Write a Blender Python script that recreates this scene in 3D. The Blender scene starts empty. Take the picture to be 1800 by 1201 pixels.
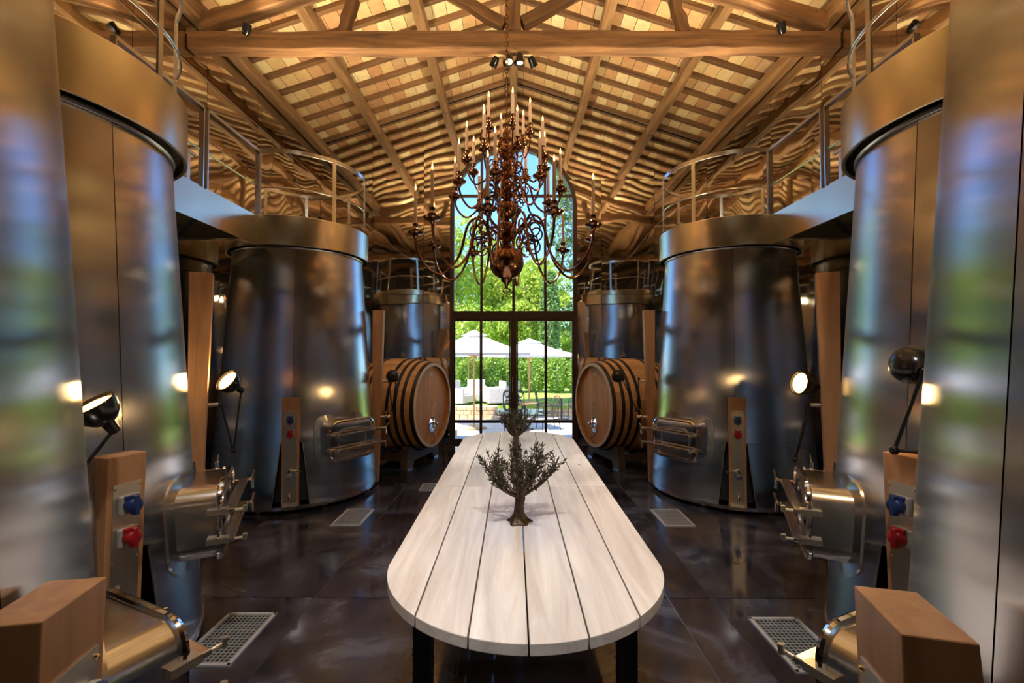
import bpy, math, random
from mathutils import Vector, Matrix
R_ = math.radians
PI = math.pi
scene = bpy.context.scene
COL = scene.collection

# ------------------------------------------------------------------ camera
cam_d = bpy.data.cameras.new('camera'); cam = bpy.data.objects.new('camera', cam_d); COL.objects.link(cam)
cam_d.sensor_width = 36; cam_d.lens = 16; cam_d.clip_start = .05; cam_d.clip_end = 400
cam.location = (0, 0, 1.7); cam.rotation_euler = (R_(91.43), 0, R_(.2))
scene.camera = cam

# ------------------------------------------------------------------ world, sun, exposure
world = bpy.data.worlds.new('sky'); scene.world = world; world.use_nodes = True
wn = world.node_tree.nodes; wl = world.node_tree.links
bg = wn['Background']
sky = wn.new('ShaderNodeTexSky'); sky.sky_type = 'NISHITA'; sky.sun_disc = False
sky.sun_elevation = R_(60); sky.sun_rotation = R_(220); sky.air_density = 1.0; sky.dust_density = .4; sky.ozone_density = 4.5
tint = wn.new('ShaderNodeMixRGB'); tint.blend_type = 'MULTIPLY'; tint.inputs[0].default_value = 1; tint.inputs[2].default_value = (.60, .86, 1.12, 1)
wl.new(sky.outputs[0], tint.inputs[1]); wl.new(tint.outputs[0], bg.inputs[0]); bg.inputs[1].default_value = .38
sun_d = bpy.data.lights.new('sun', 'SUN'); sun_d.energy = 8.5; sun_d.angle = R_(.6); sun_d.color = (1, .94, .84)
sun = bpy.data.objects.new('sun', sun_d); COL.objects.link(sun)
sun.rotation_euler = Vector((.42, .34, -1.0)).to_track_quat('-Z', 'Y').to_euler()
vs = scene.view_settings
vs.view_transform = 'Standard'; vs.look = 'None'; vs.exposure = .45; vs.gamma = 1; vs.use_curve_mapping = False
try:
    scene.cycles.use_denoising = True
    scene.cycles.sample_clamp_indirect = 6
    scene.cycles.max_bounces = 10; scene.cycles.glossy_bounces = 6; scene.cycles.diffuse_bounces = 4
    scene.cycles.transparent_max_bounces = 16; scene.cycles.transmission_bounces = 8
    scene.cycles.blur_glossy = .3
except Exception: pass

# ------------------------------------------------------------------ mesh helpers
class MB:
    def __init__(s): s.v = []; s.f = []
    def add(s, vs_, fs):
        b = len(s.v); s.v += [tuple(p) for p in vs_]; s.f += [tuple(i + b for i in q) for q in fs]; return s
    def box(s, c, d, rz=0, M=None):
        hx, hy, hz = d[0]/2, d[1]/2, d[2]/2
        p = [Vector((x, y, z)) for x in (-hx, hx) for y in (-hy, hy) for z in (-hz, hz)]
        m = M if M is not None else Matrix.Rotation(rz, 3, 'Z')
        return s.add([m @ q + Vector(c) for q in p], [(0,1,3,2),(4,6,7,5),(0,4,5,1),(2,3,7,6),(0,2,6,4),(1,5,7,3)])
    def bar(s, a, b, w, h, up=(0,0,1)):
        a = Vector(a); b = Vector(b); t = (b-a).normalized(); u = Vector(up)
        if abs(t.dot(u)) > .98: u = Vector((1,0,0))
        sd = t.cross(u).normalized(); u = sd.cross(t).normalized()
        P = []
        for e in (a, b):
            for i, j in ((-1,-1),(1,-1),(1,1),(-1,1)): P.append(e + sd*(i*w/2) + u*(j*h/2))
        return s.add(P, [(3,2,1,0),(4,5,6,7)] + [(i, (i+1) % 4, 4+(i+1) % 4, 4+i) for i in range(4)])
    def tube(s, pts, r, n=8, closed=False, caps=True, flat=None):
        pts = [Vector(p) for p in pts]; N = len(pts); rr = r if isinstance(r, (list, tuple)) else [r]*N
        P = []; u = None
        for i, p in enumerate(pts):
            if closed: t = pts[(i+1) % N] - pts[i-1]
            else: t = pts[min(i+1, N-1)] - pts[max(i-1, 0)]
            t.normalize()
            if flat is not None:
                sd = t.cross(Vector((0,0,1))).normalized(); w = sd.cross(t).normalized()
                for a, b in ((-1,-1),(1,-1),(1,1),(-1,1)): P.append(p + sd*(a*flat[0]/2) + w*(b*flat[1]/2))
                continue
            if u is None:
                u = Vector((0,0,1)) if abs(t.z) < .9 else Vector((1,0,0))
            u = (u - t*u.dot(t)).normalized(); w = t.cross(u)
            for k in range(n):
                a = 2*PI*k/n; P.append(p + (u*math.cos(a) + w*math.sin(a))*rr[i])
        if flat is not None: n = 4
        F = []
        for i in range(N if closed else N-1):
            j = (i+1) % N
            for k in range(n): F.append((i*n+k, i*n+(k+1) % n, j*n+(k+1) % n, j*n+k))
        if caps and not closed: F += [tuple(reversed(range(n))), tuple((N-1)*n+k for k in range(n))]
        return s.add(P, F)
    def lathe(s, prof, n=24, c=(0,0,0), M=None, a0=0, a1=2*PI, caps=False):
        full = abs(a1-a0-2*PI) < 1e-6; P = []; m = n if full else n+1
        for r, z in prof:
            for k in range(m):
                a = a0 + (a1-a0)*k/n; q = Vector((r*math.cos(a), r*math.sin(a), z))
                if M is not None: q = M @ q
                P.append(q + Vector(c))
        F = []
        for i in range(len(prof)-1):
            for k in range(n):
                k2 = (k+1) % m if full else k+1
                F.append((i*m+k, i*m+k2, (i+1)*m+k2, (i+1)*m+k))
        if full and caps:
            if prof[0][0] > 1e-5: F.append(tuple(reversed(range(m))))
            if prof[-1][0] > 1e-5: F.append(tuple((len(prof)-1)*m+k for k in range(m)))
        return s.add(P, F)
    def prism(s, poly, h0, h1, fn=lambda a, b, h: (a, b, h)):
        n = len(poly)
        P = [fn(a, b, h0) for a, b in poly] + [fn(a, b, h1) for a, b in poly]
        return s.add(P, [tuple(reversed(range(n))), tuple(range(n, 2*n))] + [(i, (i+1) % n, n+(i+1) % n, n+i) for i in range(n)])
    def ball(s, c, r, n=12, sz=1):
        m = max(4, n//2)
        return s.lathe([(r*math.sin(PI*i/m) if 0 < i < m else 0.0001, -r*sz*math.cos(PI*i/m)) for i in range(m+1)], n, c)
    def mesh(s, name, mat, smooth=True, ang=35):
        me = bpy.data.meshes.new(name); me.from_pydata(s.v, [], s.f); me.materials.append(mat); me.update()
        if smooth:
            me.polygons.foreach_set('use_smooth', [True]*len(me.polygons)); me.set_sharp_from_angle(angle=R_(ang))
        return me
    def build(s, name, mat, parent=None, smooth=True, ang=35, bevel=0, recalc=False):
        me = s.mesh(name, mat, smooth, ang)
        return link(name, me, parent, bevel=bevel)

def link(name, me, parent=None, loc=(0,0,0), rz=0, bevel=0):
    o = bpy.data.objects.new(name, me); COL.objects.link(o); o.parent = parent; o.location = loc; o.rotation_euler = (0,0,rz)
    if bevel:
        b = o.modifiers.new('bevel', 'BEVEL'); b.width = bevel; b.segments = 2; b.limit_method = 'ANGLE'; b.angle_limit = R_(40)
    return o
def tag(o, label, cat=None, group=None, kind=None):
    if label: o['label'] = label
    if cat: o['category'] = cat
    if group: o['group'] = group
    if kind: o['kind'] = kind
    return o
def thing(name, label, cat, loc=(0,0,0), rz=0, group=None, kind=None):
    o = bpy.data.objects.new(name, None); COL.objects.link(o); o.location = loc; o.rotation_euler = (0,0,rz); o.empty_display_size = .1
    return tag(o, label, cat, group, kind)
def copy_tree(o, parent=None):
    c = o.copy(); COL.objects.link(c); c.parent = parent
    for ch in list(o.children): copy_tree(ch, c)
    return c
def spline(P, k=6):
    P = [Vector(p) for p in P]; out = []
    for i in range(len(P)-1):
        a = P[max(i-1, 0)]; b = P[i]; c = P[i+1]; d = P[min(i+2, len(P)-1)]
        for j in range(k):
            t = j/k
            out.append(.5*((2*b) + (c-a)*t + (2*a-5*b+4*c-d)*t*t + (3*b-a-3*c+d)*t**3))
    return out + [P[-1]]
def rrect(w, h, r, n=5):
    o = []
    for cx, cy, a in ((w/2-r, h/2-r, 0), (-w/2+r, h/2-r, 90), (-w/2+r, -h/2+r, 180), (w/2-r, -h/2+r, 270)):
        for i in range(n+1):
            t = R_(a + 90*i/n); o.append((cx + r*math.cos(t), cy + r*math.sin(t)))
    return o

# ------------------------------------------------------------------ materials
def mat_new(name):
    m = bpy.data.materials.new(name); m.use_nodes = True; nt = m.node_tree
    return m, nt.nodes, nt.links, nt.nodes['Principled BSDF']
def ramp(n, cols):
    r = n.new('ShaderNodeValToRGB'); e = r.color_ramp.elements
    e[0].position = cols[0][0]; e[0].color = (*cols[0][1], 1); e[1].position = cols[-1][0]; e[1].color = (*cols[-1][1], 1)
    for p, c in cols[1:-1]:
        q = e.new(p); q.color = (*c, 1)
    return r
def coords(n, l, sc=(1,1,1), rnd=True):
    tc = n.new('ShaderNodeTexCoord'); mp = n.new('ShaderNodeMapping'); mp.inputs['Scale'].default_value = sc
    l.new(tc.outputs['Object'], mp.inputs['Vector'])
    if rnd:
        oi = n.new('ShaderNodeObjectInfo'); ml = n.new('ShaderNodeMath'); ml.operation = 'MULTIPLY'; ml.inputs[1].default_value = 37
        l.new(oi.outputs['Random'], ml.inputs[0]); l.new(ml.outputs[0], mp.inputs['Location'])
    return mp.outputs[0]
def simple(name, c, rough=.5, metal=0, noise=0, nscale=8, bump=0, aniso=0, **kw):
    m, n, l, p = mat_new(name)
    p.inputs['Base Color'].default_value = (*c, 1); p.inputs['Roughness'].default_value = rough; p.inputs['Metallic'].default_value = metal
    if noise or bump:
        t = n.new('ShaderNodeTexNoise'); t.inputs['Scale'].default_value = nscale; t.inputs['Detail'].default_value = 4
        l.new(coords(n, l), t.inputs['Vector'])
        if noise:
            r = ramp(n, [(.3, tuple(x*(1-noise) for x in c)), (.7, tuple(min(1, x*(1+noise)) for x in c))])
            l.new(t.outputs[0], r.inputs[0]); l.new(r.outputs[0], p.inputs['Base Color'])
        if bump:
            b = n.new('ShaderNodeBump'); b.inputs['Strength'].default_value = bump; b.inputs['Distance'].default_value = .02
            l.new(t.outputs[0], b.inputs['Height']); l.new(b.outputs[0], p.inputs['Normal'])
    for k, v in kw.items(): p.inputs[k.replace('_', ' ')].default_value = v
    return m
def wood(name, c1, c2, axis='Y', rough=.55, fine=1, bump=.15, knots=False, var=.25):
    m, n, l, p = mat_new(name)
    s = {'X': (1.2, 14, 14), 'Y': (14, 1.2, 14), 'Z': (14, 14, 1.2)}[axis]; s = tuple(x*fine for x in s)
    t = n.new('ShaderNodeTexNoise'); t.inputs['Scale'].default_value = 1; t.inputs['Detail'].default_value = 7; t.inputs['Roughness'].default_value = .65
    t.inputs['Distortion'].default_value = .6
    l.new(coords(n, l, s), t.inputs['Vector'])
    mid = tuple((a+b)/2 for a, b in zip(c1, c2))
    r = ramp(n, [(.28, c1), (.5, mid), (.72, c2)]); l.new(t.outputs[0], r.inputs[0]); out = r.outputs[0]
    if knots:
        k = n.new('ShaderNodeTexVoronoi'); k.inputs['Scale'].default_value = 2.2; l.new(coords(n, l, (1.6, .8, 1.6)), k.inputs['Vector'])
        kr = ramp(n, [(.02, (.25,.2,.15)), (.06, (1,1,1))]); l.new(k.outputs['Distance'], kr.inputs[0])
        mx = n.new('ShaderNodeMixRGB'); mx.blend_type = 'MULTIPLY'; mx.inputs[0].default_value = .8
        l.new(out, mx.inputs[1]); l.new(kr.outputs[0], mx.inputs[2]); out = mx.outputs[0]
    oi = n.new('ShaderNodeObjectInfo'); hs = n.new('ShaderNodeHueSaturation')
    mr = n.new('ShaderNodeMapRange'); mr.inputs[3].default_value = 1-var; mr.inputs[4].default_value = 1+var
    l.new(oi.outputs['Random'], mr.inputs[0]); l.new(mr.outputs[0], hs.inputs['Value']); l.new(out, hs.inputs['Color'])
    l.new(hs.outputs[0], p.inputs['Base Color']); p.inputs['Roughness'].default_value = rough
    b = n.new('ShaderNodeBump'); b.inputs['Strength'].default_value = bump; b.inputs['Distance'].default_value = .01
    l.new(t.outputs[0], b.inputs['Height']); l.new(b.outputs[0], p.inputs['Normal'])
    return m
def brushed(name, c, rough=.3, aniso=.8, rot=0.0, streak=.08):
    m, n, l, p = mat_new(name)
    p.inputs['Metallic'].default_value = 1; p.inputs['Base Color'].default_value = (*c, 1)
    tg = n.new('ShaderNodeTangent'); tg.direction_type = 'RADIAL'; tg.axis = 'Z'
    l.new(tg.outputs[0], p.inputs['Tangent']); p.inputs['Anisotropic'].default_value = aniso; p.inputs['Anisotropic Rotation'].default_value = rot
    t = n.new('ShaderNodeTexNoise'); t.inputs['Scale'].default_value = 1; t.inputs['Detail'].default_value = 5
    l.new(coords(n, l, (60, 60, 1.5)), t.inputs['Vector'])
    mr = n.new('ShaderNodeMapRange'); mr.inputs[3].default_value = rough-streak; mr.inputs[4].default_value = rough+streak
    l.new(t.outputs[0], mr.inputs[0]); l.new(mr.outputs[0], p.inputs['Roughness'])
    return m
def mirror_mat():
    m, n, l, p = mat_new('polished_steel_sheet')
    p.inputs['Metallic'].default_value = 1; p.inputs['Base Color'].default_value = (.76, .73, .68, 1); p.inputs['Roughness'].default_value = .035
    t = n.new('ShaderNodeTexNoise'); t.inputs['Scale'].default_value = 1.0; t.inputs['Detail'].default_value = 1; t.inputs['Roughness'].default_value = .3
    l.new(coords(n, l, (1.1, 1.1, .8)), t.inputs['Vector'])
    b = n.new('ShaderNodeBump'); b.inputs['Strength'].default_value = 1; b.inputs['Distance'].default_value = .02
    l.new(t.outputs[0], b.inputs['Height']); l.new(b.outputs[0], p.inputs['Normal'])
    return m
def glass_mat(name='window_glass', tint=(1,1,1)):
    m, n, l, p = mat_new(name); n.remove(p); out = n['Material Output']
    tr = n.new('ShaderNodeBsdfTransparent'); tr.inputs[0].default_value = (*tint, 1); gl = n.new('ShaderNodeBsdfGlossy'); gl.inputs['Roughness'].default_value = .01
    fr = n.new('ShaderNodeFresnel'); fr.inputs[0].default_value = 1.45; mx = n.new('ShaderNodeMixShader')
    l.new(fr.outputs[0], mx.inputs[0]); l.new(tr.outputs[0], mx.inputs[1]); l.new(gl.outputs[0], mx.inputs[2]); l.new(mx.outputs[0], out.inputs[0])
    return m
def emit(name, c, s):
    m, n, l, p = mat_new(name); p.inputs['Base Color'].default_value = (*c, 1)
    p.inputs['Emission Color'].default_value = (*c, 1); p.inputs['Emission Strength'].default_value = s
    return m
def leaf_mat(name, c1, c2, trans=.45):
    m, n, l, p = mat_new(name); out = n['Material Output']
    g = n.new('ShaderNodeNewGeometry'); r = ramp(n, [(0, c1), (1, c2)]); l.new(g.outputs['Random Per Island'], r.inputs[0])
    l.new(r.outputs[0], p.inputs['Base Color']); p.inputs['Roughness'].default_value = .5
    t = n.new('ShaderNodeBsdfTranslucent'); l.new(r.outputs[0], t.inputs[0]); mx = n.new('ShaderNodeMixShader'); mx.inputs[0].default_value = trans
    l.new(p.outputs[0], mx.inputs[1]); l.new(t.outputs[0], mx.inputs[2]); l.new(mx.outputs[0], out.inputs[0])
    return m
def tile_mat():
    m, n, l, p = mat_new('clay_roof_tile')
    g = n.new('ShaderNodeNewGeometry'); oi = n.new('ShaderNodeObjectInfo'); ad = n.new('ShaderNodeMath'); ad.operation = 'ADD'
    l.new(g.outputs['Random Per Island'], ad.inputs[0]); l.new(oi.outputs['Random'], ad.inputs[1])
    fr = n.new('ShaderNodeMath'); fr.operation = 'FRACT'; l.new(ad.outputs[0], fr.inputs[0])
    r = ramp(n, [(0, (.58,.30,.14)), (.3, (.68,.44,.20)), (.6, (.78,.57,.28)), (.85, (.86,.69,.38)), (1, (.50,.25,.12))]); l.new(fr.outputs[0], r.inputs[0])
    t = n.new('ShaderNodeTexNoise'); t.inputs['Scale'].default_value = 9; t.inputs['Detail'].default_value = 5; l.new(coords(n, l), t.inputs['Vector'])
    mx = n.new('ShaderNodeMixRGB'); mx.blend_type = 'MULTIPLY'; mx.inputs[0].default_value = .5
    r2 = ramp(n, [(.3, (.7,.65,.6)), (.65, (1,1,1))]); l.new(t.outputs[0], r2.inputs[0])
    l.new(r.outputs[0], mx.inputs[1]); l.new(r2.outputs[0], mx.inputs[2]); l.new(mx.outputs[0], p.inputs['Base Color']); p.inputs['Roughness'].default_value = .85
    return m
def floor_mat():
    m, n, l, p = mat_new('dark_polished_concrete')
    t = n.new('ShaderNodeTexNoise'); t.inputs['Scale'].default_value = 1.6; t.inputs['Detail'].default_value = 8; t.inputs['Roughness'].default_value = .6; t.inputs['Distortion'].default_value = .8
    l.new(coords(n, l), t.inputs['Vector'])
    r = ramp(n, [(.3, (.012,.010,.013)), (.49, (.024,.021,.028)), (.56, (.042,.041,.055)), (.60, (.066,.068,.09)), (.72, (.085,.09,.12))]); l.new(t.outputs[0], r.inputs[0]); l.new(r.outputs[0], p.inputs['Base Color'])
    t2 = n.new('ShaderNodeTexNoise'); t2.inputs['Scale'].default_value = 2.7; t2.inputs['Detail'].default_value = 6; l.new(coords(n, l), t2.inputs['Vector'])
    r2 = ramp(n, [(.42, (.05,)*3), (.62, (.24,)*3)]); l.new(t2.outputs[0], r2.inputs[0]); l.new(r2.outputs[0], p.inputs['Roughness'])
    b = n.new('ShaderNodeBump'); b.inputs['Strength'].default_value = .08; b.inputs['Distance'].default_value = .01; l.new(t.outputs[0], b.inputs['Height']); l.new(b.outputs[0], p.inputs['Normal'])
    p.inputs['Specular IOR Level'].default_value = .9
    return m
M = dict(
    neck=simple('manway_steel', (.58,.57,.56), .2, 1), tank=brushed('brushed_steel', (.60,.61,.64), .185, 1.0, 0, .01), rim=brushed('satin_steel_band', (.74,.66,.50), .24, .6, 0, .02),
    steel=simple('stainless_steel', (.66,.64,.62), .22, 1), chrome=simple('chrome', (.8,.79,.78), .08, 1), satin=simple('satin_plate', (.62,.59,.50), .38, 1),
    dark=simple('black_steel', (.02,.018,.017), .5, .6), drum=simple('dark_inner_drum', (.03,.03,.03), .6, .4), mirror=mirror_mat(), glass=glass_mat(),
    frame=simple('brown_steel_frame', (.075,.042,.032), .45, .3), tile=tile_mat(), floor=floor_mat(), base=simple('joint_filler', (.32,.32,.33), .5), galv=simple('galvanised_steel', (.6,.6,.6), .4, .5),
    beam=wood('old_beam', (.055,.024,.009), (.30,.14,.05), 'X', .75, .8, .5, True), beamy=wood('old_purlin', (.13,.06,.022), (.40,.22,.09), 'Y', .75, .8, .5),
    beamz=wood('old_post', (.07,.03,.012), (.30,.14,.05), 'Z', .75, .8, .5),
    rafter=wood('rafter_wood', (.075,.034,.013), (.26,.13,.05), 'X', .8, 1, .4), deck=simple('roof_deck', (.35,.25,.16), .9),
    oak=wood('console_oak', (.30,.145,.062), (.46,.25,.115), 'Z', .42, 1.6, .06, var=.06), pale=wood('bleached_table_oak', (.55,.49,.45), (.88,.84,.80), 'Y', .32, .9, .2, True, .08),
    barrel=wood('barrel_oak', (.42,.19,.06), (.62,.33,.13), 'X', .4, 1.2, .06, var=.12), head=wood('barrel_head_oak', (.46,.19,.05), (.66,.34,.11), 'Z', .55, 1.0, .05, var=.14),
    chime=simple('pale_stave_end', (.62,.52,.38), .6), hoop=simple('black_iron_hoop', (.03,.028,.028), .4, .6), stand=wood('dark_stained_timber', (.05,.035,.025), (.12,.085,.06), 'Y', .6),
    bronze=simple('dark_bronze', (.085,.06,.042), .45, .7, .3, 40, .3), leafb=simple('bronze_leaf', (.085,.08,.055), .45, .6), olive=simple('black_olive', (.02,.015,.015), .35, .3),
    brass=simple('aged_copper_brass', (.32,.165,.095), .18, 1), brassl=simple('polished_brass_screw', (.75,.55,.25), .25, 1), wax=simple('candle_wax', (.72,.52,.40), .5, Subsurface_Weight=.0),
    flame=emit('candle_flame', (1, .38, .06), 16), lampglow=emit('lamp_bulb_glow', (1, .50, .12), 7), spotglow=emit('spot_lens', (1, .8, .5), 1.5),
    black=simple('black_enamel', (.012,.011,.011), .2, .2), blue=simple('blue_plastic', (.008,.028,.12), .3), red=simple('red_plastic', (.30,.006,.012), .3), grey=simple('grey_socket', (.42,.40,.37), .35, .3),
    cable=simple('steel_wire', (.7,.66,.6), .3, 1), clear=glass_mat('clear_glass', (.9,.93,.92)),
    terrace=simple('pale_terrace_stone', (.74,.65,.54), .8, 0, .1, 3), stone=simple('yellow_stone', (.70,.47,.25), .85, 0, .25, 5, .4), lawn=simple('lawn_grass', (.30,.44,.06), .9, 0, .35, 6),
    canvas=leaf_mat('white_canvas', (.80,.78,.76), (.80,.78,.76), .4), teak=simple('golden_teak', (.62,.33,.11), .5), rattan=simple('pale_rattan', (.62,.58,.53), .7, 0, .15, 30), iron=simple('dark_garden_iron', (.06,.055,.05), .5, .5),
    bark=simple('pale_plane_bark', (.42,.36,.28), .85, 0, .3, 4), leaf=leaf_mat('plane_leaf', (.26,.40,.03), (.66,.72,.12)), leafh=leaf_mat('laurel_leaf', (.16,.30,.03), (.50,.62,.12)),
    leafd=leaf_mat('conifer_needle', (.10,.17,.05), (.30,.38,.13), .3), leafc=leaf_mat('cypress_needle', (.13,.24,.05), (.28,.40,.11), .25), plaster=simple('dark_plaster', (.07,.06,.055), .8), white=simple('white_enamel', (.8,.8,.78), .4),
)

# ------------------------------------------------------------------ room shell
XW, YB, YF = 3.68, 8.6, -3.2          # side walls, back wall (with the arched window), front wall behind the camera
ZR, SL = 6.95, .33                    # underside of the tiles at the ridge, roof pitch
zr = lambda x: ZR - SL*abs(x)
fl = tag(MB().box((0, (YB+YF)/2, -.06), (2*XW+.4, YB-YF+.4, .10)).build('floor', M['base'], smooth=False), 'dark polished floor of the cellar with thin joints', None, None, 'structure')
xs = [-XW, -2.52, -1.38, -.3, 1.07, 1.37, 2.52, XW]; ys = [YF, -1.4, .2, 1.75, 3.2, 4.85, 6.5, YB]
for i in range(len(xs)-1):
    for j in range(len(ys)-1):
        cx, cy = (xs[i]+xs[i+1])/2, (ys[j]+ys[j+1])/2
        me = MB().box((0,0,0), (xs[i+1]-xs[i]-.007, ys[j+1]-ys[j]-.007, .012)).mesh('floor_slab', M['floor'], False)
        link('floor_slab', me, fl, (cx, cy, -.006))

RW, ZS = 1.21, 4.47                    # arched opening: half width and springing height
def z_open(x): return ZS + math.sqrt(max(0, RW*RW - x*x)) if abs(x) < RW else 0
def gable_wall(name, y, inward, label):
    # backing masonry in strips around the arch, mirror sheets in front of it
    cuts = sorted(set([-XW-.2, XW+.2, 0] + [round(RW*math.cos(PI*k/24), 4) for k in range(25)]))
    b = MB(); yo = y + .02*(-inward); y1 = y + .32*(-inward)
    for a, c in zip(cuts[:-1], cuts[1:]):
        za, zc = z_open(a), z_open(c)
        if a >= RW-1e-6: za = zc = 0
        if c <= -RW+1e-6: za = zc = 0
        if abs((a+c)/2) < RW: za = max(za, ZS); zc = max(zc, ZS)
        P = [(a, yo, za), (c, yo, zc), (c, yo, zr(c)+.1), (a, yo, zr(a)+.1), (a, y1, za), (c, y1, zc), (c, y1, zr(c)+.1), (a, y1, zr(a)+.1)]
        b.add(P, [(0,1,2,3), (7,6,5,4), (0,4,5,1), (3,2,6,7), (0,3,7,4), (1,5,6,2)])
    w = tag(b.build(name, M['plaster'], smooth=False), label, None, None, 'structure')
    cols = [-XW, -2.69, -1.71, -.60, .53, 1.67, 2.68, XW]; rows = [0, .62, 2.80, 5.0, 8]
    for i in range(len(cols)-1):
        for j in range(len(rows)-1):
            x0, x1 = cols[i]+.003, cols[i+1]-.003; r0, r1 = rows[j]+.003, rows[j+1]-.003
            st = sorted(set([x0, x1] + [q for q in cuts if x0 < q < x1] + ([0] if x0 < 0 < x1 else [])))
            mb = MB()
            for a, c in zip(st[:-1], st[1:]):
                inside = abs((a+c)/2) < RW
                la = max(r0, z_open(a) if inside else 0); lc = max(r0, z_open(c) if inside else 0)
                if inside: la = max(la, ZS); lc = max(lc, ZS)
                ta, tc = min(r1, zr(a)), min(r1, zr(c))
                if la >= ta and lc >= tc: continue
                la, lc = min(la, ta), min(lc, tc); yy = y - .0; yb = y - .012*inward
                yi = y; P = [(a, yi, la), (c, yi, lc), (c, yi, tc), (a, yi, ta)]
                if inward < 0: mb.add(P, [(0,1,2,3)])
                else: mb.add(P, [(3,2,1,0)])
            if mb.f:
                o = mb.build('mirror_panel', M['mirror'], w, smooth=False)
                so = o.modifiers.new('thick', 'SOLIDIFY'); so.thickness = .012; so.offset = -1
    return w
gable_wall('wall_back', YB, -1, 'far gable wall clad in rippled polished steel sheets')
tag(MB().prism([(-XW-.2, 0), (XW+.2, 0), (XW+.2, zr(XW+.2)+.1), (0, ZR+.1), (-XW-.2, zr(XW+.2)+.1)], YF-.3, YF, lambda a, b, h: (a, h, b)).build('wall_front', M['plaster'], smooth=False), 'unseen plaster gable wall added plain and dark behind the viewer', None, None, 'structure')  # out of view; added plain and dark to keep the tank reflections dark
for sgn, nm in ((-1, 'wall_left'), (1, 'wall_right')):
    w = tag(MB().box((sgn*(XW+.14), (YB+YF)/2, 2.9), (.24, YB-YF+.2, 5.8)).build(nm, M['plaster'], smooth=False), ('left' if sgn < 0 else 'right') + ' side wall clad in rippled polished steel sheets', None, None, 'structure')
    n = 11; step = (YB-YF)/n
    for j in range(n):
        for a, c in ((0, .62), (.62, 2.80), (2.80, 5.0), (5.0, zr(XW))):
            me = MB().box((0,0,0), (.012, step-.006, c-a-.006)).mesh('mirror_panel', M['mirror'], False)
            link('mirror_panel', me, w, (sgn*(XW+.008), YF+step*(j+.5), (a+c)/2))

# roof
b = MB()
for sgn in (-1, 1):
    x1 = sgn*(XW+.5); y0, y1 = YF-.4, YB+.5
    lo = .045; hi = .22
    P = [(0, y0, ZR+lo), (x1, y0, zr(x1)+lo), (x1, y1, zr(x1)+lo), (0, y1, ZR+lo), (0, y0, ZR+hi), (x1, y0, zr(x1)+hi), (x1, y1, zr(x1)+hi), (0, y1, ZR+hi)]
    b.add(P, [(0,1,2,3), (7,6,5,4), (0,4,5,1), (1,5,6,2), (2,6,7,3)])
ceil = tag(b.build('ceiling', M['deck'], smooth=False), 'pitched roof of clay tiles laid on timber rafters', None, None, 'structure')
GAP = .40; ang = math.atan(SL); NG = int((YB-YF)/GAP)
yr = [YB - .06 - GAP*k for k in range(NG+1)]
sl_len = (XW)/math.cos(ang)
for sgn in (-1, 1):
    rme = MB().box((0,0,0), (sl_len, .07, .062)).mesh('rafter', M['rafter'], False)
    for y in yr:
        o = link('rafter', rme, ceil, (sgn*XW/2, y, zr(XW/2)-.034)); o.rotation_euler = (0, sgn*ang, 0)
cells = []
NT = 19; tw = sl_len/NT
for sgn in (-1, 1):
    for k in range(NG):
        for t in range(NT):
            d = (t+.5)*tw; x = sgn*d*math.cos(ang); y = (yr[k]+yr[k+1])/2; z = ZR - d*math.sin(ang)
            vis = y > 4.2 and (z-1.7)/y < .80
            cells.append((0 if vis else 1, -(y) if not vis else y, sgn, x, y, z))
cells.sort(key=lambda c: (c[0], c[1]))
rng = random.Random(3)
tmes = [MB().box((0,0,0), (tw-.007, GAP-.012, .03)).mesh('roof_tile', M['tile'], False) for _ in range(1)]
rest = MB()
for i, (_, _, sgn, x, y, z) in enumerate(cells):
    dz = rng.uniform(-.004, .004)
    if i < 300:
        o = link('roof_tile', tmes[0], ceil, (x, y, z+.016+dz)); o.rotation_euler = (rng.uniform(-.012, .012), sgn*ang+rng.uniform(-.012, .012), 0)
    else:
        rest.box((x, y, z+.016+dz), (tw-.007, GAP-.012, .03), M=Matrix.Rotation(sgn*ang, 3, 'Y'))
tag(rest.build('roof_tiling', M['tile'], ceil, smooth=False), 'remaining clay tiles of the roof', None, None, 'stuff')
def wobble_beam(length, w, h, axis, seed, n=14, amp=.012):
    # hand-hewn timber: a box swept along its axis with a slightly uneven section
    r = random.Random(seed); P = []; F = []
    for i in range(n+1):
        t = -length/2 + length*i/n; ox, oz = r.uniform(-amp, amp), r.uniform(-amp, amp)
        for a, c in ((-1,-1), (1,-1), (1,1), (-1,1)):
            u = a*w/2 + ox + r.uniform(-amp, amp)*.5; v = c*h/2 + oz + r.uniform(-amp, amp)*.5
            P.append({'X': (t, u, v), 'Y': (-u, t, v), 'Z': (u, v, t)}[axis])
    for i in range(n):
        for k in range(4): F.append((4*i+k, 4*(i+1)+k, 4*(i+1)+(k+1) % 4, 4*i+(k+1) % 4))
    F += [(0,1,2,3), (4*n+3, 4*n+2, 4*n+1, 4*n)]
    return MB().add(P, F)
for i, x in enumerate((-2.60, -1.30, 0, 1.30, 2.60)):
    nm = 'ridge_beam' if x == 0 else 'purlin'
    zb = zr(x) - .066 - (.13 if x == 0 else .085)
    o = wobble_beam(YB-YF, .135, .17, 'Y', 20+i, 24).build(nm, M['beamy'], ceil, smooth=False, bevel=.012); o.location = (x, (YB+YF)/2, zb)
for sgn in (-1, 1):
    o = wobble_beam(YB-YF, .14, .16, 'Y', 40+sgn, 24).build('wall_plate', M['beamy'], ceil, smooth=False, bevel=.012); o.location = (sgn*(XW-.09), (YB+YF)/2, zr(XW)-.2)

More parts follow.
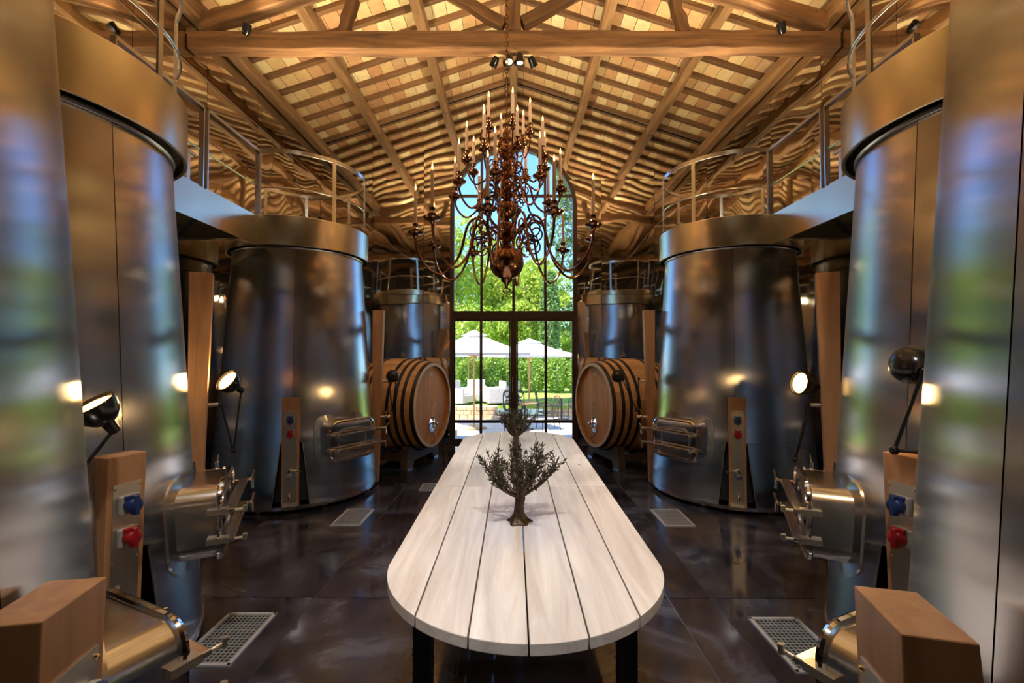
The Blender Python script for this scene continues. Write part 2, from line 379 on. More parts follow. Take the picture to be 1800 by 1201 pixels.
def truss(y, label, seed):
    t = thing('roof_truss', label, 'roof truss', (0, y, 5.16), 0, 'timber roof trusses')
    o = wobble_beam(2*XW-.02, .17, .20, 'X', seed, 30, .008).build('tie_beam', M['beam'], t, smooth=False, bevel=.014); o.location = (0,0,.06)
    o = wobble_beam(1.25, .17, .17, 'Z', seed+1, 6).build('king_post', M['beamz'], t, smooth=False, bevel=.012); o.location = (0, 0, .795)
    L = (XW-.12)/math.cos(ang)
    for s in (-1, 1):
        o = wobble_beam(L, .16, .17, 'X', seed+2+s, 16).build('principal_rafter', M['beam'], t, smooth=False, bevel=.012)
        o.location = (s*(XW-.12)/2, 0, zr((XW-.12)/2) - 5.16 - .35); o.rotation_euler = (0, s*ang, 0)
        a, c = Vector((s*.1, 0, .28)), Vector((s*1.25, 0, .95))
        o = wobble_beam((c-a).length, .11, .12, 'X', seed+5+s, 6).build('strut', M['beam'], t, smooth=False, bevel=.01)
        o.location = (a+c)/2; o.rotation_euler = (0, -s*math.atan2(.67, 1.15), 0)
        a, c = Vector((s*1.95, 0, .17)), Vector((s*1.82, 0, .60))
        o = wobble_beam((c-a).length, .11, .12, 'Z', seed+8+s, 5).build('strut', M['beamz'], t, smooth=False, bevel=.01)
        o.location = (a+c)/2; o.rotation_euler = (0, -s*.29, 0)
    return t
truss(5.1, 'rough hewn timber truss with long tie beam crossing the roof', 100)
truss(.55, 'timber roof truss overhead, nearer than the one behind the chain', 130)
truss(-2.2, 'timber roof truss close to the front wall, behind the viewer', 160)

for s_ in (-1, 1):
    a, b_ = Vector((0, YB-.02, ZR-.03)), Vector((s_*XW, YB-.02, zr(XW)-.03))
    tag(MB().bar(a, b_, .03, .05).build('trim_%d' % (1 if s_ < 0 else 2), M['dark'], smooth=False), 'dark strip where the far wall meets the %s roof slope' % ('left' if s_ < 0 else 'right'), None, None, 'structure')
# ------------------------------------------------------------------ arched window and glazed doors
def glazing(y, idx, lab, simple_=False):
    w = thing('window_%d' % idx, lab + ' tall arched window with slim dark brown steel bars', None, (0, y, 0), 0, None, 'structure')
    fw = .075; ri = RW-.0
    arc = [(ri*math.cos(PI*k/28), ZS+ri*math.sin(PI*k/28)) for k in range(29)]
    path = [(ri, 0)] + arc + [(-ri, 0)]
    inn = [(ri-fw, 0)] + [((ri-fw)*math.cos(PI*k/28), ZS+(ri-fw)*math.sin(PI*k/28)) for k in range(29)] + [(-ri+fw, 0)]
    n = len(path); V = []
    for yy in (-.05, .07):
        V += [(a, yy, c) for a, c in path] + [(a, yy, c) for a, c in inn]
    F = []
    for i in range(n-1):
        F += [(i, n+i, n+i+1, i+1), (2*n+i, 2*n+i+1, 3*n+i+1, 3*n+i), (n+i, 3*n+i, 3*n+i+1, n+i+1), (i, i+1, 2*n+i+1, 2*n+i)]
    MB().add(V, F).build('outer_frame', M['frame'], w, smooth=False)
    xm = [-.61, 0, .605]
    for x in xm:
        MB().box((x, .01, (2.42+z_open(x))/2), (.05, .06, z_open(x)-2.42-.03)).build('mullion', M['frame'], w, smooth=False)
    xb = [-RW+fw] + xm + [RW-fw]
    zc = 4.71; hw = math.sqrt((RW-.04)**2-(zc-ZS)**2)
    MB().box((0, .01, zc), (2*hw, .05, .05)).build('crossbar', M['frame'], w, smooth=False)
    MB().box((0, .01, 2.42), (2*RW-.1, .10, .13)).build('transom', M['frame'], w, smooth=False)
    for i in range(4):
        a, c = xb[i]+.02, xb[i+1]-.02
        MB().box(((a+c)/2, .01, (2.48+4.69)/2), (c-a, .008, 4.69-2.48)).build('pane', M['glass'], w, smooth=False)
        st = [a + (c-a)*k/6 for k in range(7)]; mb = MB()
        top = lambda q: max(4.735, ZS + math.sqrt(max(.0001, (RW-.05)**2-q*q)))
        poly = [(a, 4.73), (c, 4.73)] + [(q, top(q)) for q in reversed(st)]
        mb.prism(poly, .006, .014, lambda p, q, h: (p, h, q)); mb.build('pane', M['glass'], w, smooth=False)
    d = thing('door_%d' % idx, lab + ' glazed double doors under the arched window', None, (0, y, 0), 0, None, 'structure')
    leafs = ((-RW+fw, -.62, 0), (-.618, -.06, 0), (.06, .613, 0), (.615, RW-fw, 0))
    for i, (a, c, _) in enumerate(leafs):
        mb = MB()
        mb.box((a+.012, .01, 1.18), (.024, .06, 2.34)); mb.box((c-.012, .01, 1.18), (.024, .06, 2.34))
        mb.box(((a+c)/2, .01, .04), (c-a-.046, .06, .06)); mb.box(((a+c)/2, .01, 2.33), (c-a-.046, .06, .05)); mb.box(((a+c)/2, .01, .40), (c-a-.046, .06, .055))
        lf = mb.build('door_leaf', M['frame'], d, smooth=False)
        MB().box(((a+c)/2, .01, 1.365), (c-a-.046, .008, 1.875)).build('pane', M['glass'], lf, smooth=False)
        MB().box(((a+c)/2, .01, .22), (c-a-.046, .008, .30)).build('pane', M['glass'], lf, smooth=False)
    MB().box((0, .01, 1.18), (.115, .09, 2.35)).build('centre_post', M['frame'], d, smooth=False)
    MB().tube([(-.02, -.07, .95), (-.02, -.07, 1.25)], .011).build('pull_handle', M['steel'], d)
    MB().box((0, .02, .004), (2*RW, .2, .016)).build('threshold', M['frame'], d, smooth=False)
glazing(YB+.06, 1, 'far')

# ------------------------------------------------------------------ conical wine tanks
RB, RT, ZB, ZT = .93, .735, .07, 2.86
def r_at(z): return RB + (RT-RB)*(z-ZB)/(ZT-ZB)
def make_tank(cx, cy, az, side, label, man=42, zc=.74):
    m = -side                                   # side -1: left row
    rz = R_(az) if side < 0 else PI - R_(az)
    t = thing('wine_tank', label, 'wine tank', (cx, cy, 0), rz, 'conical steel wine tanks')
    # shell with a vertical seam and a notch for the console
    zs = [ZB, .2, .4, .6, .74, .741, 1.1, 1.5, 1.9, 2.3, 2.6, ZT, 2.93]; N = 96; P = []
    for z in zs:
        hw = (.185 + (.105-.185)*(z-ZB)/(.74-ZB))/r_at(z) if z <= .7405 else .0025
        r = r_at(z) if z <= ZT else RT
        for k in range(N+1):
            a = hw + (2*PI-2*hw)*k/N; P.append((r*math.cos(a), r*math.sin(a), z))
    F = [(i*(N+1)+k, i*(N+1)+k+1, (i+1)*(N+1)+k+1, (i+1)*(N+1)+k) for i in range(len(zs)-1) for k in range(N) if abs(zs[i]-.74) > 1e-6]
    MB().add(P, F).build('shell', M['tank'], t, ang=60)
    # lintel closing the notch
    MB().add([(r_at(.74)*math.cos(a), r_at(.74)*math.sin(a), .74) for a in [-.125+.25*k/8 for k in range(9)]] + [(r_at(.74)*math.cos(a)-.1, r_at(.74)*math.sin(a), .74) for a in [-.125+.25*k/8 for k in range(9)]],
             [(k, k+1, 9+k+1, 9+k) for k in range(8)]).build('notch_lintel', M['steel'], t, smooth=False)
    e = MB()
    for s in (-1, 1):
        pts = []
        for z in (ZB, .3, .5, .74):
            a = s*(.185 + (.105-.185)*(z-ZB)/(.74-ZB))/r_at(z); pts.append(((r_at(z)+.002)*math.cos(a), (r_at(z)+.002)*math.sin(a), z))
        e.tube(pts, .006, 6)
    e.build('notch_edging', M['steel'], t)
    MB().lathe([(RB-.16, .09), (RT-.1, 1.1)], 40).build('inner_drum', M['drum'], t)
    MB().lathe([(RB-.03, .05), (RB+.008, .05), (RB+.008, ZB+.012), (RB-.03, ZB+.012)], 72).build('base_ring', M['steel'], t)
    fm = MB().lathe([(.045, 0), (.05, .01), (.028, .018), (.028, .06)], 14).mesh('foot', M['chrome'])
    for k in range(8):
        a = 2*PI*(k+.5)/8; link('foot', fm, t, ((RB-.08)*math.cos(a), (RB-.08)*math.sin(a), 0))
    MB().lathe([(RT-.005, ZT), (RT+.008, ZT-.004), (RT+.014, ZT+.006), (RT+.008, ZT+.016), (RT-.005, ZT+.016)], 64).build('rolled_lip', M['tank'], t)
    b = MB(); b.lathe([(.79, 2.875), (.805, 2.87), (.81, 2.875), (.81, 3.195), (.805, 3.2), (.79, 3.2)], 96)
    b.build('rim_band', M['rim'], t, ang=30)
    MB().lathe([(.0001, 3.17), (.80, 3.17)], 48).build('top_deck', M['steel'], t, smooth=False)
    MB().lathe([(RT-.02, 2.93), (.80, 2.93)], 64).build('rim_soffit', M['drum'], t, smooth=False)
    MB().lathe([(.0001, 3.17), (.26, 3.17), (.26, 3.24), (.22, 3.26), (.0001, 3.28)], 32).build('top_hatch', M['steel'], t)
    # manway
    phi = R_(man)*m; r0 = r_at(zc)
    n3 = Vector((math.cos(phi), math.sin(phi), 0)); t3 = Vector((-math.sin(phi), math.cos(phi), 0))*m
    Q = lambda a, c, d: n3*d + t3*a + Vector((0,0,zc+c))       # along the wall, up, outward from the axis
    def onshell(a, c, off):
        r = r_at(zc+c)+off; th = a/r; d = r*math.cos(th); return Q(r*math.sin(th), c, d)
    fo, fi = rrect(.68, .54, .14, 7), rrect(.54, .40, .09, 7); n = len(fo)
    V = [onshell(a, c, .012) for a, c in fo] + [onshell(a, c, .014) for a, c in fi] + [onshell(a, c, -.004) for a, c in fo]
    f = MB().add(V, [(i, (i+1) % n, n+(i+1) % n, n+i) for i in range(n)] + [(i, 2*n+i, 2*n+(i+1) % n, (i+1) % n) for i in range(n)])
    f.build('manway_flange', M['steel'], t)
    D = r0+.165; ni = rrect(.55, .41, .095, 7)
    V = [Q(a, c, r0-.07) for a, c in ni] + [Q(a, c, D) for a, c in ni]
    MB().add(V, [(i, (i+1) % n, n+(i+1) % n, n+i) for i in range(n)]).build('manway_neck', M['neck'], t)
    fr = MB().tube([Q(a, c, D+.004) for a, c in rrect(.56, .42, .10, 7)], .016, 8, closed=True)
    door = fr.build('manway_door', M['chrome'], t)
    gi = rrect(.53, .39, .085, 7); MB().add([Q(a, c, D-.004) for a, c in gi], [tuple(range(len(gi)))]).build('door_glass', M['chrome'], door, smooth=False)
    gw = rrect(.36, .24, .07, 5); MB().tube([Q(a, c, D+.002) for a, c in gw], .008, 6, closed=True).build('inner_bead', M['steel'], door)
    for c in (-.085, .075):
        br = MB()
        a0, a1 = -.30, .40
        P = [Q(a, c+s*.012, D+d) for a in (a0, a1) for s, d in ((-1, .03), (1, .03), (1, .085), (-1, .085))]
        br.add(P, [(0,1,2,3), (7,6,5,4)] + [(i, 4+i, 4+(i+1) % 4, (i+1) % 4) for i in range(4)])
        bo = br.build('clamp_bar', M['steel'], t, smooth=False, bevel=.005)
        h = MB(); h.tube([Q(a1-.02, c, D-.14), Q(a1-.02, c, D+.12)], .008)
        h.tube([Q(a1-.02, c, D+.11), Q(a1+.01, c+.06, D+.12)], .009); h.tube([Q(a1-.02, c, D+.11), Q(a1-.03, c-.06, D+.115)], .009); h.ball(Q(a1-.02, c, D+.10), .016, 8)
        h.build('wing_screw', M['chrome'], bo)
        g = MB(); g.bar(Q(a0+.02, c, D-.05), Q(a0+.02, c, D+.05), .05, .03); g.tube([Q(a0+.01, c, D+.048), Q(a0+.01, c, D+.13)], .008); g.tube([Q(a0+.01, c-.012, D+.13), Q(a0+.01, c+.02, D+.135)], .013)
        g.build('hinge_bracket', M['satin'], bo)
    return t
def socket(parent, c, x, col, m):
    # weatherproof power socket with a turned plastic lid on a grey box
    s = MB().box((x+.012, 0, c), (.024, .085, .085)).build('power_socket', M['grey'], parent, smooth=False, bevel=.006)
    lid = MB(); Mx = Matrix.Rotation(PI/2, 3, 'Y')
    lid.lathe([(.034, 0), (.036, .015), (.034, .035), (.024, .042), (.0001, .043)], 14, (x+.024, 0, c), Mx)
    lid.bar((x+.05, 0, c-.045), (x+.05, 0, c+.045), .022, .034, (1,0,0)); lid.bar((x+.03, -.03, c+.035), (x+.03, .03, c+.035), .02, .02)
    lid.build('socket_lid', col, s, bevel=.003)
def valve(mb_parent, name, c, d, side_dir, lever_up=True):
    # c: point on the face, d: outward unit vector, side_dir: unit vector along the face
    d = Vector(d); s = Vector(side_dir); c = Vector(c)
    b = MB(); b.tube([c, c+d*.02], .034, 14); b.tube([c, c+d*.075], .017, 10); b.ball(c+d*.085, .028, 10); b.tube([c+d*.085, c+d*.13], .016, 10); b.tube([c+d*.125, c+d*.14], .03, 12)
    b.tube([c+d*.085, c+d*.085+Vector((0,0,.06))], .011, 8)
    v = b.build(name, M['chrome'], mb_parent)
    l = MB(); p = c+d*.085+Vector((0,0,.06)); l.tube([p, p+s*.12+Vector((0,0,-.02 if not lever_up else .03))], .007, 8); l.ball(p, .014, 8); l.build('lever', M['chrome'], v)
    return v
def make_console(x, y, az, side, label, tap=True, h=1.22, depth=.11):
    m = -side; rz = R_(az) if side < 0 else PI - R_(az); w = .17
    c = thing('control_console', label, 'control console', (x, y, 0), rz, 'oak control consoles')
    # front face at local x = 0, leaning very slightly outwards at the top
    le = .028; P = []
    for z, o in ((.03, -le), (h, 0)):
        dd = depth + (.06 if z < .5 else 0)
        P += [(o, -w/2, z), (o, w/2, z), (o-dd, w/2, z), (o-dd, -w/2, z)]
    MB().add(P, [(3,2,1,0), (4,5,6,7)] + [(i, (i+1) % 4, 4+(i+1) % 4, 4+i) for i in range(4)]).build('housing', M['oak'], c, smooth=False, bevel=.003)
    fx = lambda z: -le*(1-(z-.03)/(h-.03))
    pl = MB(); z0, z1 = .06, h-.13
    pl.add([(fx(z0)+.004, -.062, z0), (fx(z0)+.004, .062, z0), (fx(z1)+.004, .062, z1), (fx(z1)+.004, -.062, z1), (fx(z0)-.002, -.062, z0), (fx(z0)-.002, .062, z0), (fx(z1)-.002, .062, z1), (fx(z1)-.002, -.062, z1)],
           [(0,1,2,3), (0,4,5,1), (1,5,6,2), (2,6,7,3), (3,7,4,0)])
    pl.build('face_plate', M['satin'], c, smooth=False)
    sm = MB().ball((0,0,0), .006, 8).mesh('screw', M['brassl'])
    for z in (z1-.02, z1-.36, z1-.62, z0+.05):
        for s in (-1, 1): link('screw', sm, c, (fx(z)+.006, s*.054, z))
    socket(c, z1-.10, fx(z1-.10)+.004, M['blue'], m); socket(c, z1-.25, fx(z1-.25)+.004, M['red'], m)
    valve(c, 'drain_tap', (fx(.42)+.004, 0, .42), (1,0,0), (.35, m*.94, 0), False)
    MB().tube(spline([(fx(.2), .0, .2), (.05, .0, .21), (.075, 0, .17)], 4), .012, 8).build('spout', M['chrome'], c)
    return c
def make_post(x, y, az, side, label, h=2.26):
    m = -side; rz = R_(az) if side < 0 else PI - R_(az)
    p = thing('timber_post', label, 'post', (x, y, 0), rz, 'slim oak posts beside the tanks')
    w, d = .12, .14; P = []
    for z, o, dd in ((.02, -.03, .07), (h, .03, .14)):
        P += [(o, -w/2, z), (o, w/2, z), (o-dd, w/2, z), (o-dd, -w/2, z)]
    MB().add(P, [(3,2,1,0), (4,5,6,7)] + [(i, (i+1) % 4, 4+(i+1) % 4, 4+i) for i in range(4)]).build('column', M['oak'], p, smooth=False, bevel=.003)
    valve(p, 'sample_valve', (-.02, 0, .86), (1,0,0), (0, m, 0))
    MB().tube([(-.01, 0, 1.33), (.07, 0, 1.33)], .016, 10).build('lamp_bracket', M['steel'], p)
    return p

TANKS = [
    (-1.82, .72, 11, -1, 'nearest conical steel wine tank cut by the left edge of the photo'),
    (-2.72, 2.37, -11, -1, 'second conical steel wine tank in the left row, lamp shining on it'),
    (-2.68, 5.69, -69, -1, 'farthest conical steel tank in the left row, beside the left barrel'),
    (1.72, .69, 11, 1, 'nearest conical steel wine tank cut by the right edge of the photo'),
    (2.72, 2.37, -11, 1, 'second conical steel wine tank in the right row, beside black lamp arm'),
    (2.68, 5.69, -69, 1, 'farthest conical steel tank in the right row, beside the right barrel')]
for a in TANKS: make_tank(*a, **(dict(man=54, zc=.57) if abs(a[1]-.7) < .1 else dict(man=36)))
make_console(-.858, .905, 11, -1, 'oak control console with slanted top cropped at the lower left corner')
make_console(-1.815, 2.15, -14, -1, 'oak console with blue and red sockets on the second left tank')
make_console(-2.36, 4.83, -69, -1, 'slim oak console with sockets fronting the farthest left tank')
make_console(.683, .874, 14, 1, 'oak control console with broad flat top in the lower right corner')
make_console(1.815, 2.15, -14, 1, 'oak console with blue and red sockets on the second right tank')
make_console(2.36, 4.83, -69, 1, 'slim oak console with sockets fronting the farthest right tank')
make_post(-2.17, 3.22, 30, -1, 'tall slim oak post behind the second left tank')
make_post(-1.74, 6.0, 5, -1, 'tall slim oak post between the farthest left tank and left barrel')
make_post(2.17, 3.22, 30, 1, 'tall slim oak post behind the second right tank')
make_post(1.74, 6.0, 5, 1, 'tall slim oak post between the farthest right tank and right barrel')

# ------------------------------------------------------------------ jointed lamps
def lamp(root, elbow, head, aim, on, label, wrist=None):
    root, elbow, head, aim = map(Vector, (root, elbow, head, aim))
    t = thing('jointed_lamp', label, 'lamp', root, 0, 'jointed metal work lamps')
    L = lambda p: Vector(p)-root
    a = MB(); a.tube([L(root), L(elbow)], .0075, 8); a.build('lower_arm', M['black'], t)
    d = aim.normalized(); neck = head - d*.10
    a = MB(); a.tube([L(elbow), L(neck)], .0075, 8); a.build('upper_arm', M['black'], t)
    jm = MB().ball((0,0,0), .019, 10).mesh('joint', M['black'])
    for p in (root, elbow, neck): link('joint', jm, t, L(p))
    q = Vector((0,0,1)).rotation_difference(d).to_matrix()
    MB().lathe([(.022, -.11), (.026, -.06), (.045, -.05), (.07, -.02), (.083, .02), (.086, .045), (.080, .045), (.076, .02), (.062, -.015), (.0001, -.03)], 24, L(head), q).build('shade', M['black'], t)
    if on:
        MB().lathe([(.0001, .03), (.072, .032)], 24, L(head), q).build('lens', M['lampglow'], t, smooth=False)
        ld = bpy.data.lights.new('lamp_light', 'SPOT'); ld.energy = 14; ld.color = (1, .62, .25); ld.spot_size = R_(150); ld.shadow_soft_size = .06
        lo = bpy.data.objects.new('lamp_light', ld); COL.objects.link(lo); lo.parent = t; lo.location = L(head + d*.06); lo.rotation_euler = d.to_track_quat('-Z', 'Y').to_euler()
    return t
lamp((-2.0, 1.62, 1.28), (-1.86, 1.86, 1.10), (-1.76, 1.93, 1.45), (-.25, -.45, .8), True, 'lit work lamp glowing between the two nearest left tanks')
lamp((-2.10, 3.27, 1.33), (-2.06, 3.36, .98), (-2.05, 3.30, 1.48), (-.3, -.7, .55), True, 'lit work lamp on the post behind the second left tank')
lamp((-1.64, 5.98, 1.33), (-1.60, 6.02, .94), (-1.60, 6.06, 1.38), (-.5, .7, .3), False, 'unlit black work lamp on the post beside the left barrel')
lamp((2.02, 1.72, 1.29), (1.60, 1.93, 1.29), (1.70, 1.93, 1.64), (.45, .8, .15), True, 'black work lamp seen from behind above the right console')
lamp((2.10, 3.27, 1.33), (2.06, 3.36, .92), (2.06, 3.24, 1.48), (-.95, -.12, .2), True, 'lit work lamp on the post behind the second right tank')
lamp((1.64, 5.98, 1.36), (1.62, 6.02, .94), (1.40, 6.06, 1.38), (-.2, .8, .2), False, 'unlit black work lamp on the post beside the right barrel')

# ------------------------------------------------------------------ catwalks and guard rails
def arc_pts(c, r, a0, a1, z, n=28): return [(c[0]+r*math.cos(R_(a0+(a1-a0)*k/n)), c[1]+r*math.sin(R_(a0+(a1-a0)*k/n)), z) for k in range(n+1)]
def guard(c, side, a0, a1, posts, label, r=.765):
    g = thing('guard_rail', label, 'guard rail', (c[0], c[1], 3.18), 0, 'curved steel guard rails')
    f = (lambda a: a) if side < 0 else (lambda a: 180-a)
    MB().tube(arc_pts((0,0), r, f(a0), f(a1), .74), 0, flat=(.012, .045)).build('top_rail', M['steel'], g, smooth=True)
    MB().tube(arc_pts((0,0), r, f(a0), f(a1), .33), .009, 8).build('middle_rail', M['steel'], g)
    for a in posts:
        t = R_(f(a)); MB().bar((r*math.cos(t), r*math.sin(t), 0), (r*math.cos(t), r*math.sin(t), .74), .040, .012, (math.cos(t), math.sin(t), 0)).build('rail_post', M['steel'], g, smooth=False)
    return g
guard((-2.68, 5.69), -1, -98, 150, (-98, -38, 10, 62, 110, 150), 'curved steel guard rail on top of the farthest left tank')
guard((2.68, 5.69), 1, -98, 150, (-98, -38, 10, 62, 110, 150), 'curved steel guard rail on top of the farthest right tank')
guard((-2.72, 2.37), -1, -100, 52, (-100, -45, 8, 52), 'curved steel guard rail on top of the second left tank')
guard((2.72, 2.37), 1, -100, 52, (-100, -45, 8, 52), 'curved steel guard rail on top of the second right tank')
def catwalk(s, label):
    x0 = 2.80; x1 = 3.60; y0, y1 = 3.0, 5.02
    c = thing('catwalk', label, 'catwalk', (s*x0, (y0+y1)/2, 2.87), 0, 'raised steel catwalks')
    L = y1-y0
    MB().box((0, 0, .165), (.012, L, .32)).build('fascia', M['rim'], c, smooth=False)
    MB().box((s*(x1-x0), 0, .165), (.012, L, .32)).build('fascia', M['steel'], c, smooth=False)
    MB().box((s*(x1-x0)/2, 0, .30), (x1-x0, L, .02)).build('deck', M['steel'], c, smooth=False)
    jm = MB(); jm.box((0, 0, .16), ((x1-x0), .012, .20)); jm.box((0, .04, .065), ((x1-x0), .08, .012)); jme = jm.mesh('joist', M['rim'], False)
    for k in range(4): link('joist', jme, c, (s*(x1-x0)/2, -L/2+.2+k*.55, 0))
    for k in range(2):
        MB().bar((s*.1, -L/2+.3+k*.8, .05), (s*(x1-x0-.1), -L/2+.9+k*.8, .05), .05, .012).build('bracing', M['steel'], c, smooth=False)
    r = thing('catwalk_rail', ('left' if s < 0 else 'right') + ' straight steel rail along the catwalk', 'guard rail', (s*x0, (y0+y1)/2, 3.19), 0, 'straight catwalk rails')
    for a, b in ((-L/2+.12, .02), (.08, L/2-.1)):
        MB().bar((0, a, .72), (0, b, .72), .045, .03).build('top_rail', M['steel'], r, smooth=False)
        MB().tube([(0, a, .33), (0, b, .33)], .009).build('middle_rail', M['steel'], r)
        for y in (a, b): MB().box((0, y, .36), (.045, .012, .72)).build('rail_post', M['steel'], r, smooth=False)
    rb = thing('catwalk_rail', ('left' if s < 0 else 'right') + ' straight steel rail against the mirrored wall', 'guard rail', (s*(x1-.04), (y0+y1)/2, 3.19), 0, 'straight catwalk rails')
    MB().bar((0, -L/2, .72), (0, L/2, .72), .03, .03).build('top_rail', M['steel'], rb, smooth=False)
    for y in (-L/2+.1, 0, L/2-.1): MB().box((0, y, .36), (.012, .04, .72)).build('rail_post', M['steel'], rb, smooth=False)
catwalk(-1, 'steel catwalk linking the two farther tanks on the left')
catwalk(1, 'steel catwalk linking the two farther tanks on the right')
for s in (-1, 1):
    tag(MB().tube([(s*3.22, YF+.05, 4.56), (s*3.22, YB-.02, 4.56)], .006, 6).build('safety_cable', M['cable']), 'thin taut steel cable running along the %s wall above the tanks' % ('left' if s < 0 else 'right'), 'cable')

# ------------------------------------------------------------------ floor grates
def grate(x0, x1, y0, y1, label):
    t = thing('floor_grate', label, 'floor grate', ((x0+x1)/2, (y0+y1)/2, 0), 0, 'steel floor grates')
    w, d = x1-x0, y1-y0; f = MB()
    for s in (-1, 1):
        f.box((s*(w/2-.008), 0, .004), (.02, d, .012)); f.box((0, s*(d/2-.008), .004), (w, .02, .012))
    f.build('border', M['galv'], t, smooth=False)
    MB().box((0, 0, .001), (w-.02, d-.02, .004)).build('hole_shade', M['drum'], t, smooth=False)  # flat dark plate standing in for the shaded hole under the bars
    g = MB(); nx = max(3, int(w/.024)); ny = max(3, int(d/.026))
    for i in range(1, nx): g.box((-w/2+w*i/nx, 0, .007), (.0028, d-.03, .006))
    for i in range(1, ny): g.box((0, -d/2+d*i/ny, .007), (w-.03, .0028, .005))
    tag(g.build('grid_bars', M['galv'], t, smooth=False), None, None, None, 'stuff')
grate(-1.85, -1.54, 2.5, 3.0, 'steel floor grate nearest the viewer, left of the table')
grate(1.50, 1.81, 2.46, 2.96, 'steel floor grate nearest the viewer, right of the table')
grate(-1.80, -1.51, 4.5, 4.98, 'steel floor grate in front of the farthest left tank')
grate(1.48, 1.78, 4.5, 4.98, 'steel floor grate in front of the farthest right tank')
grate(-1.17, -.95, 5.64, 5.95, 'small steel floor grate by the left barrel')

# ------------------------------------------------------------------ long table
def make_table():
    X0, W, TZ, TH = .05, .61, .75, .042
    y0, y1 = 1.51, 5.56; ya, yb = y0+W, y1-W
    t = thing('long_table', 'long pale bleached plank table with rounded ends down the middle', 'table', (X0, 3.5, 0))
    lanes = [-W + 2*W*k/6 for k in range(7)]; secs = [(y0, 3.26), (3.26, 4.09), (4.09, y1)]
    g = .0025
    def yl(x): return ya - math.sqrt(max(0, W*W-x*x))
    def yh(x): return yb + math.sqrt(max(0, W*W-x*x))
    for i in range(6):
        a, c = lanes[i]+g*1.2, lanes[i+1]-g*1.2; st = [a+(c-a)*k/10 for k in range(11)]
        if i == 0: a = a; st = [-W*math.cos(PI/2*k/12*.5359) if False else a+(c-a)*(k/14)**2 for k in range(15)]
        if i == 5: st = [c-(c-a)*(k/14)**2 for k in range(14, -1, -1)]
        for s0, s1 in secs:
            lo = [(x, (yl(x) if s0 == y0 else s0+g*1.4)-3.5) for x in st]; hi = [(x, (yh(x) if s1 == y1 else s1-g*1.4)-3.5) for x in reversed(st)]
            MB().prism(lo+hi, TZ-TH, TZ).build('plank', M['pale'], t, smooth=False, bevel=.003)
    for yy in (2.25, 3.5, 4.75):
        MB().box((0, yy-3.5, TZ-TH-.03), (1.0, .08, .06)).build('bearer', M['dark'], t, smooth=False)
    for yy in (2.05, 4.95):
        for s in (-1, 1): MB().box((s*.45, yy-3.5, .34), (.08, .08, .68)).build('leg', M['dark'], t, smooth=False, bevel=.004)
        MB().box((0, yy-3.5, TZ-TH-.06), (1.0, .06, .06)).build('leg_crossbar', M['dark'], t, smooth=False)
make_table()

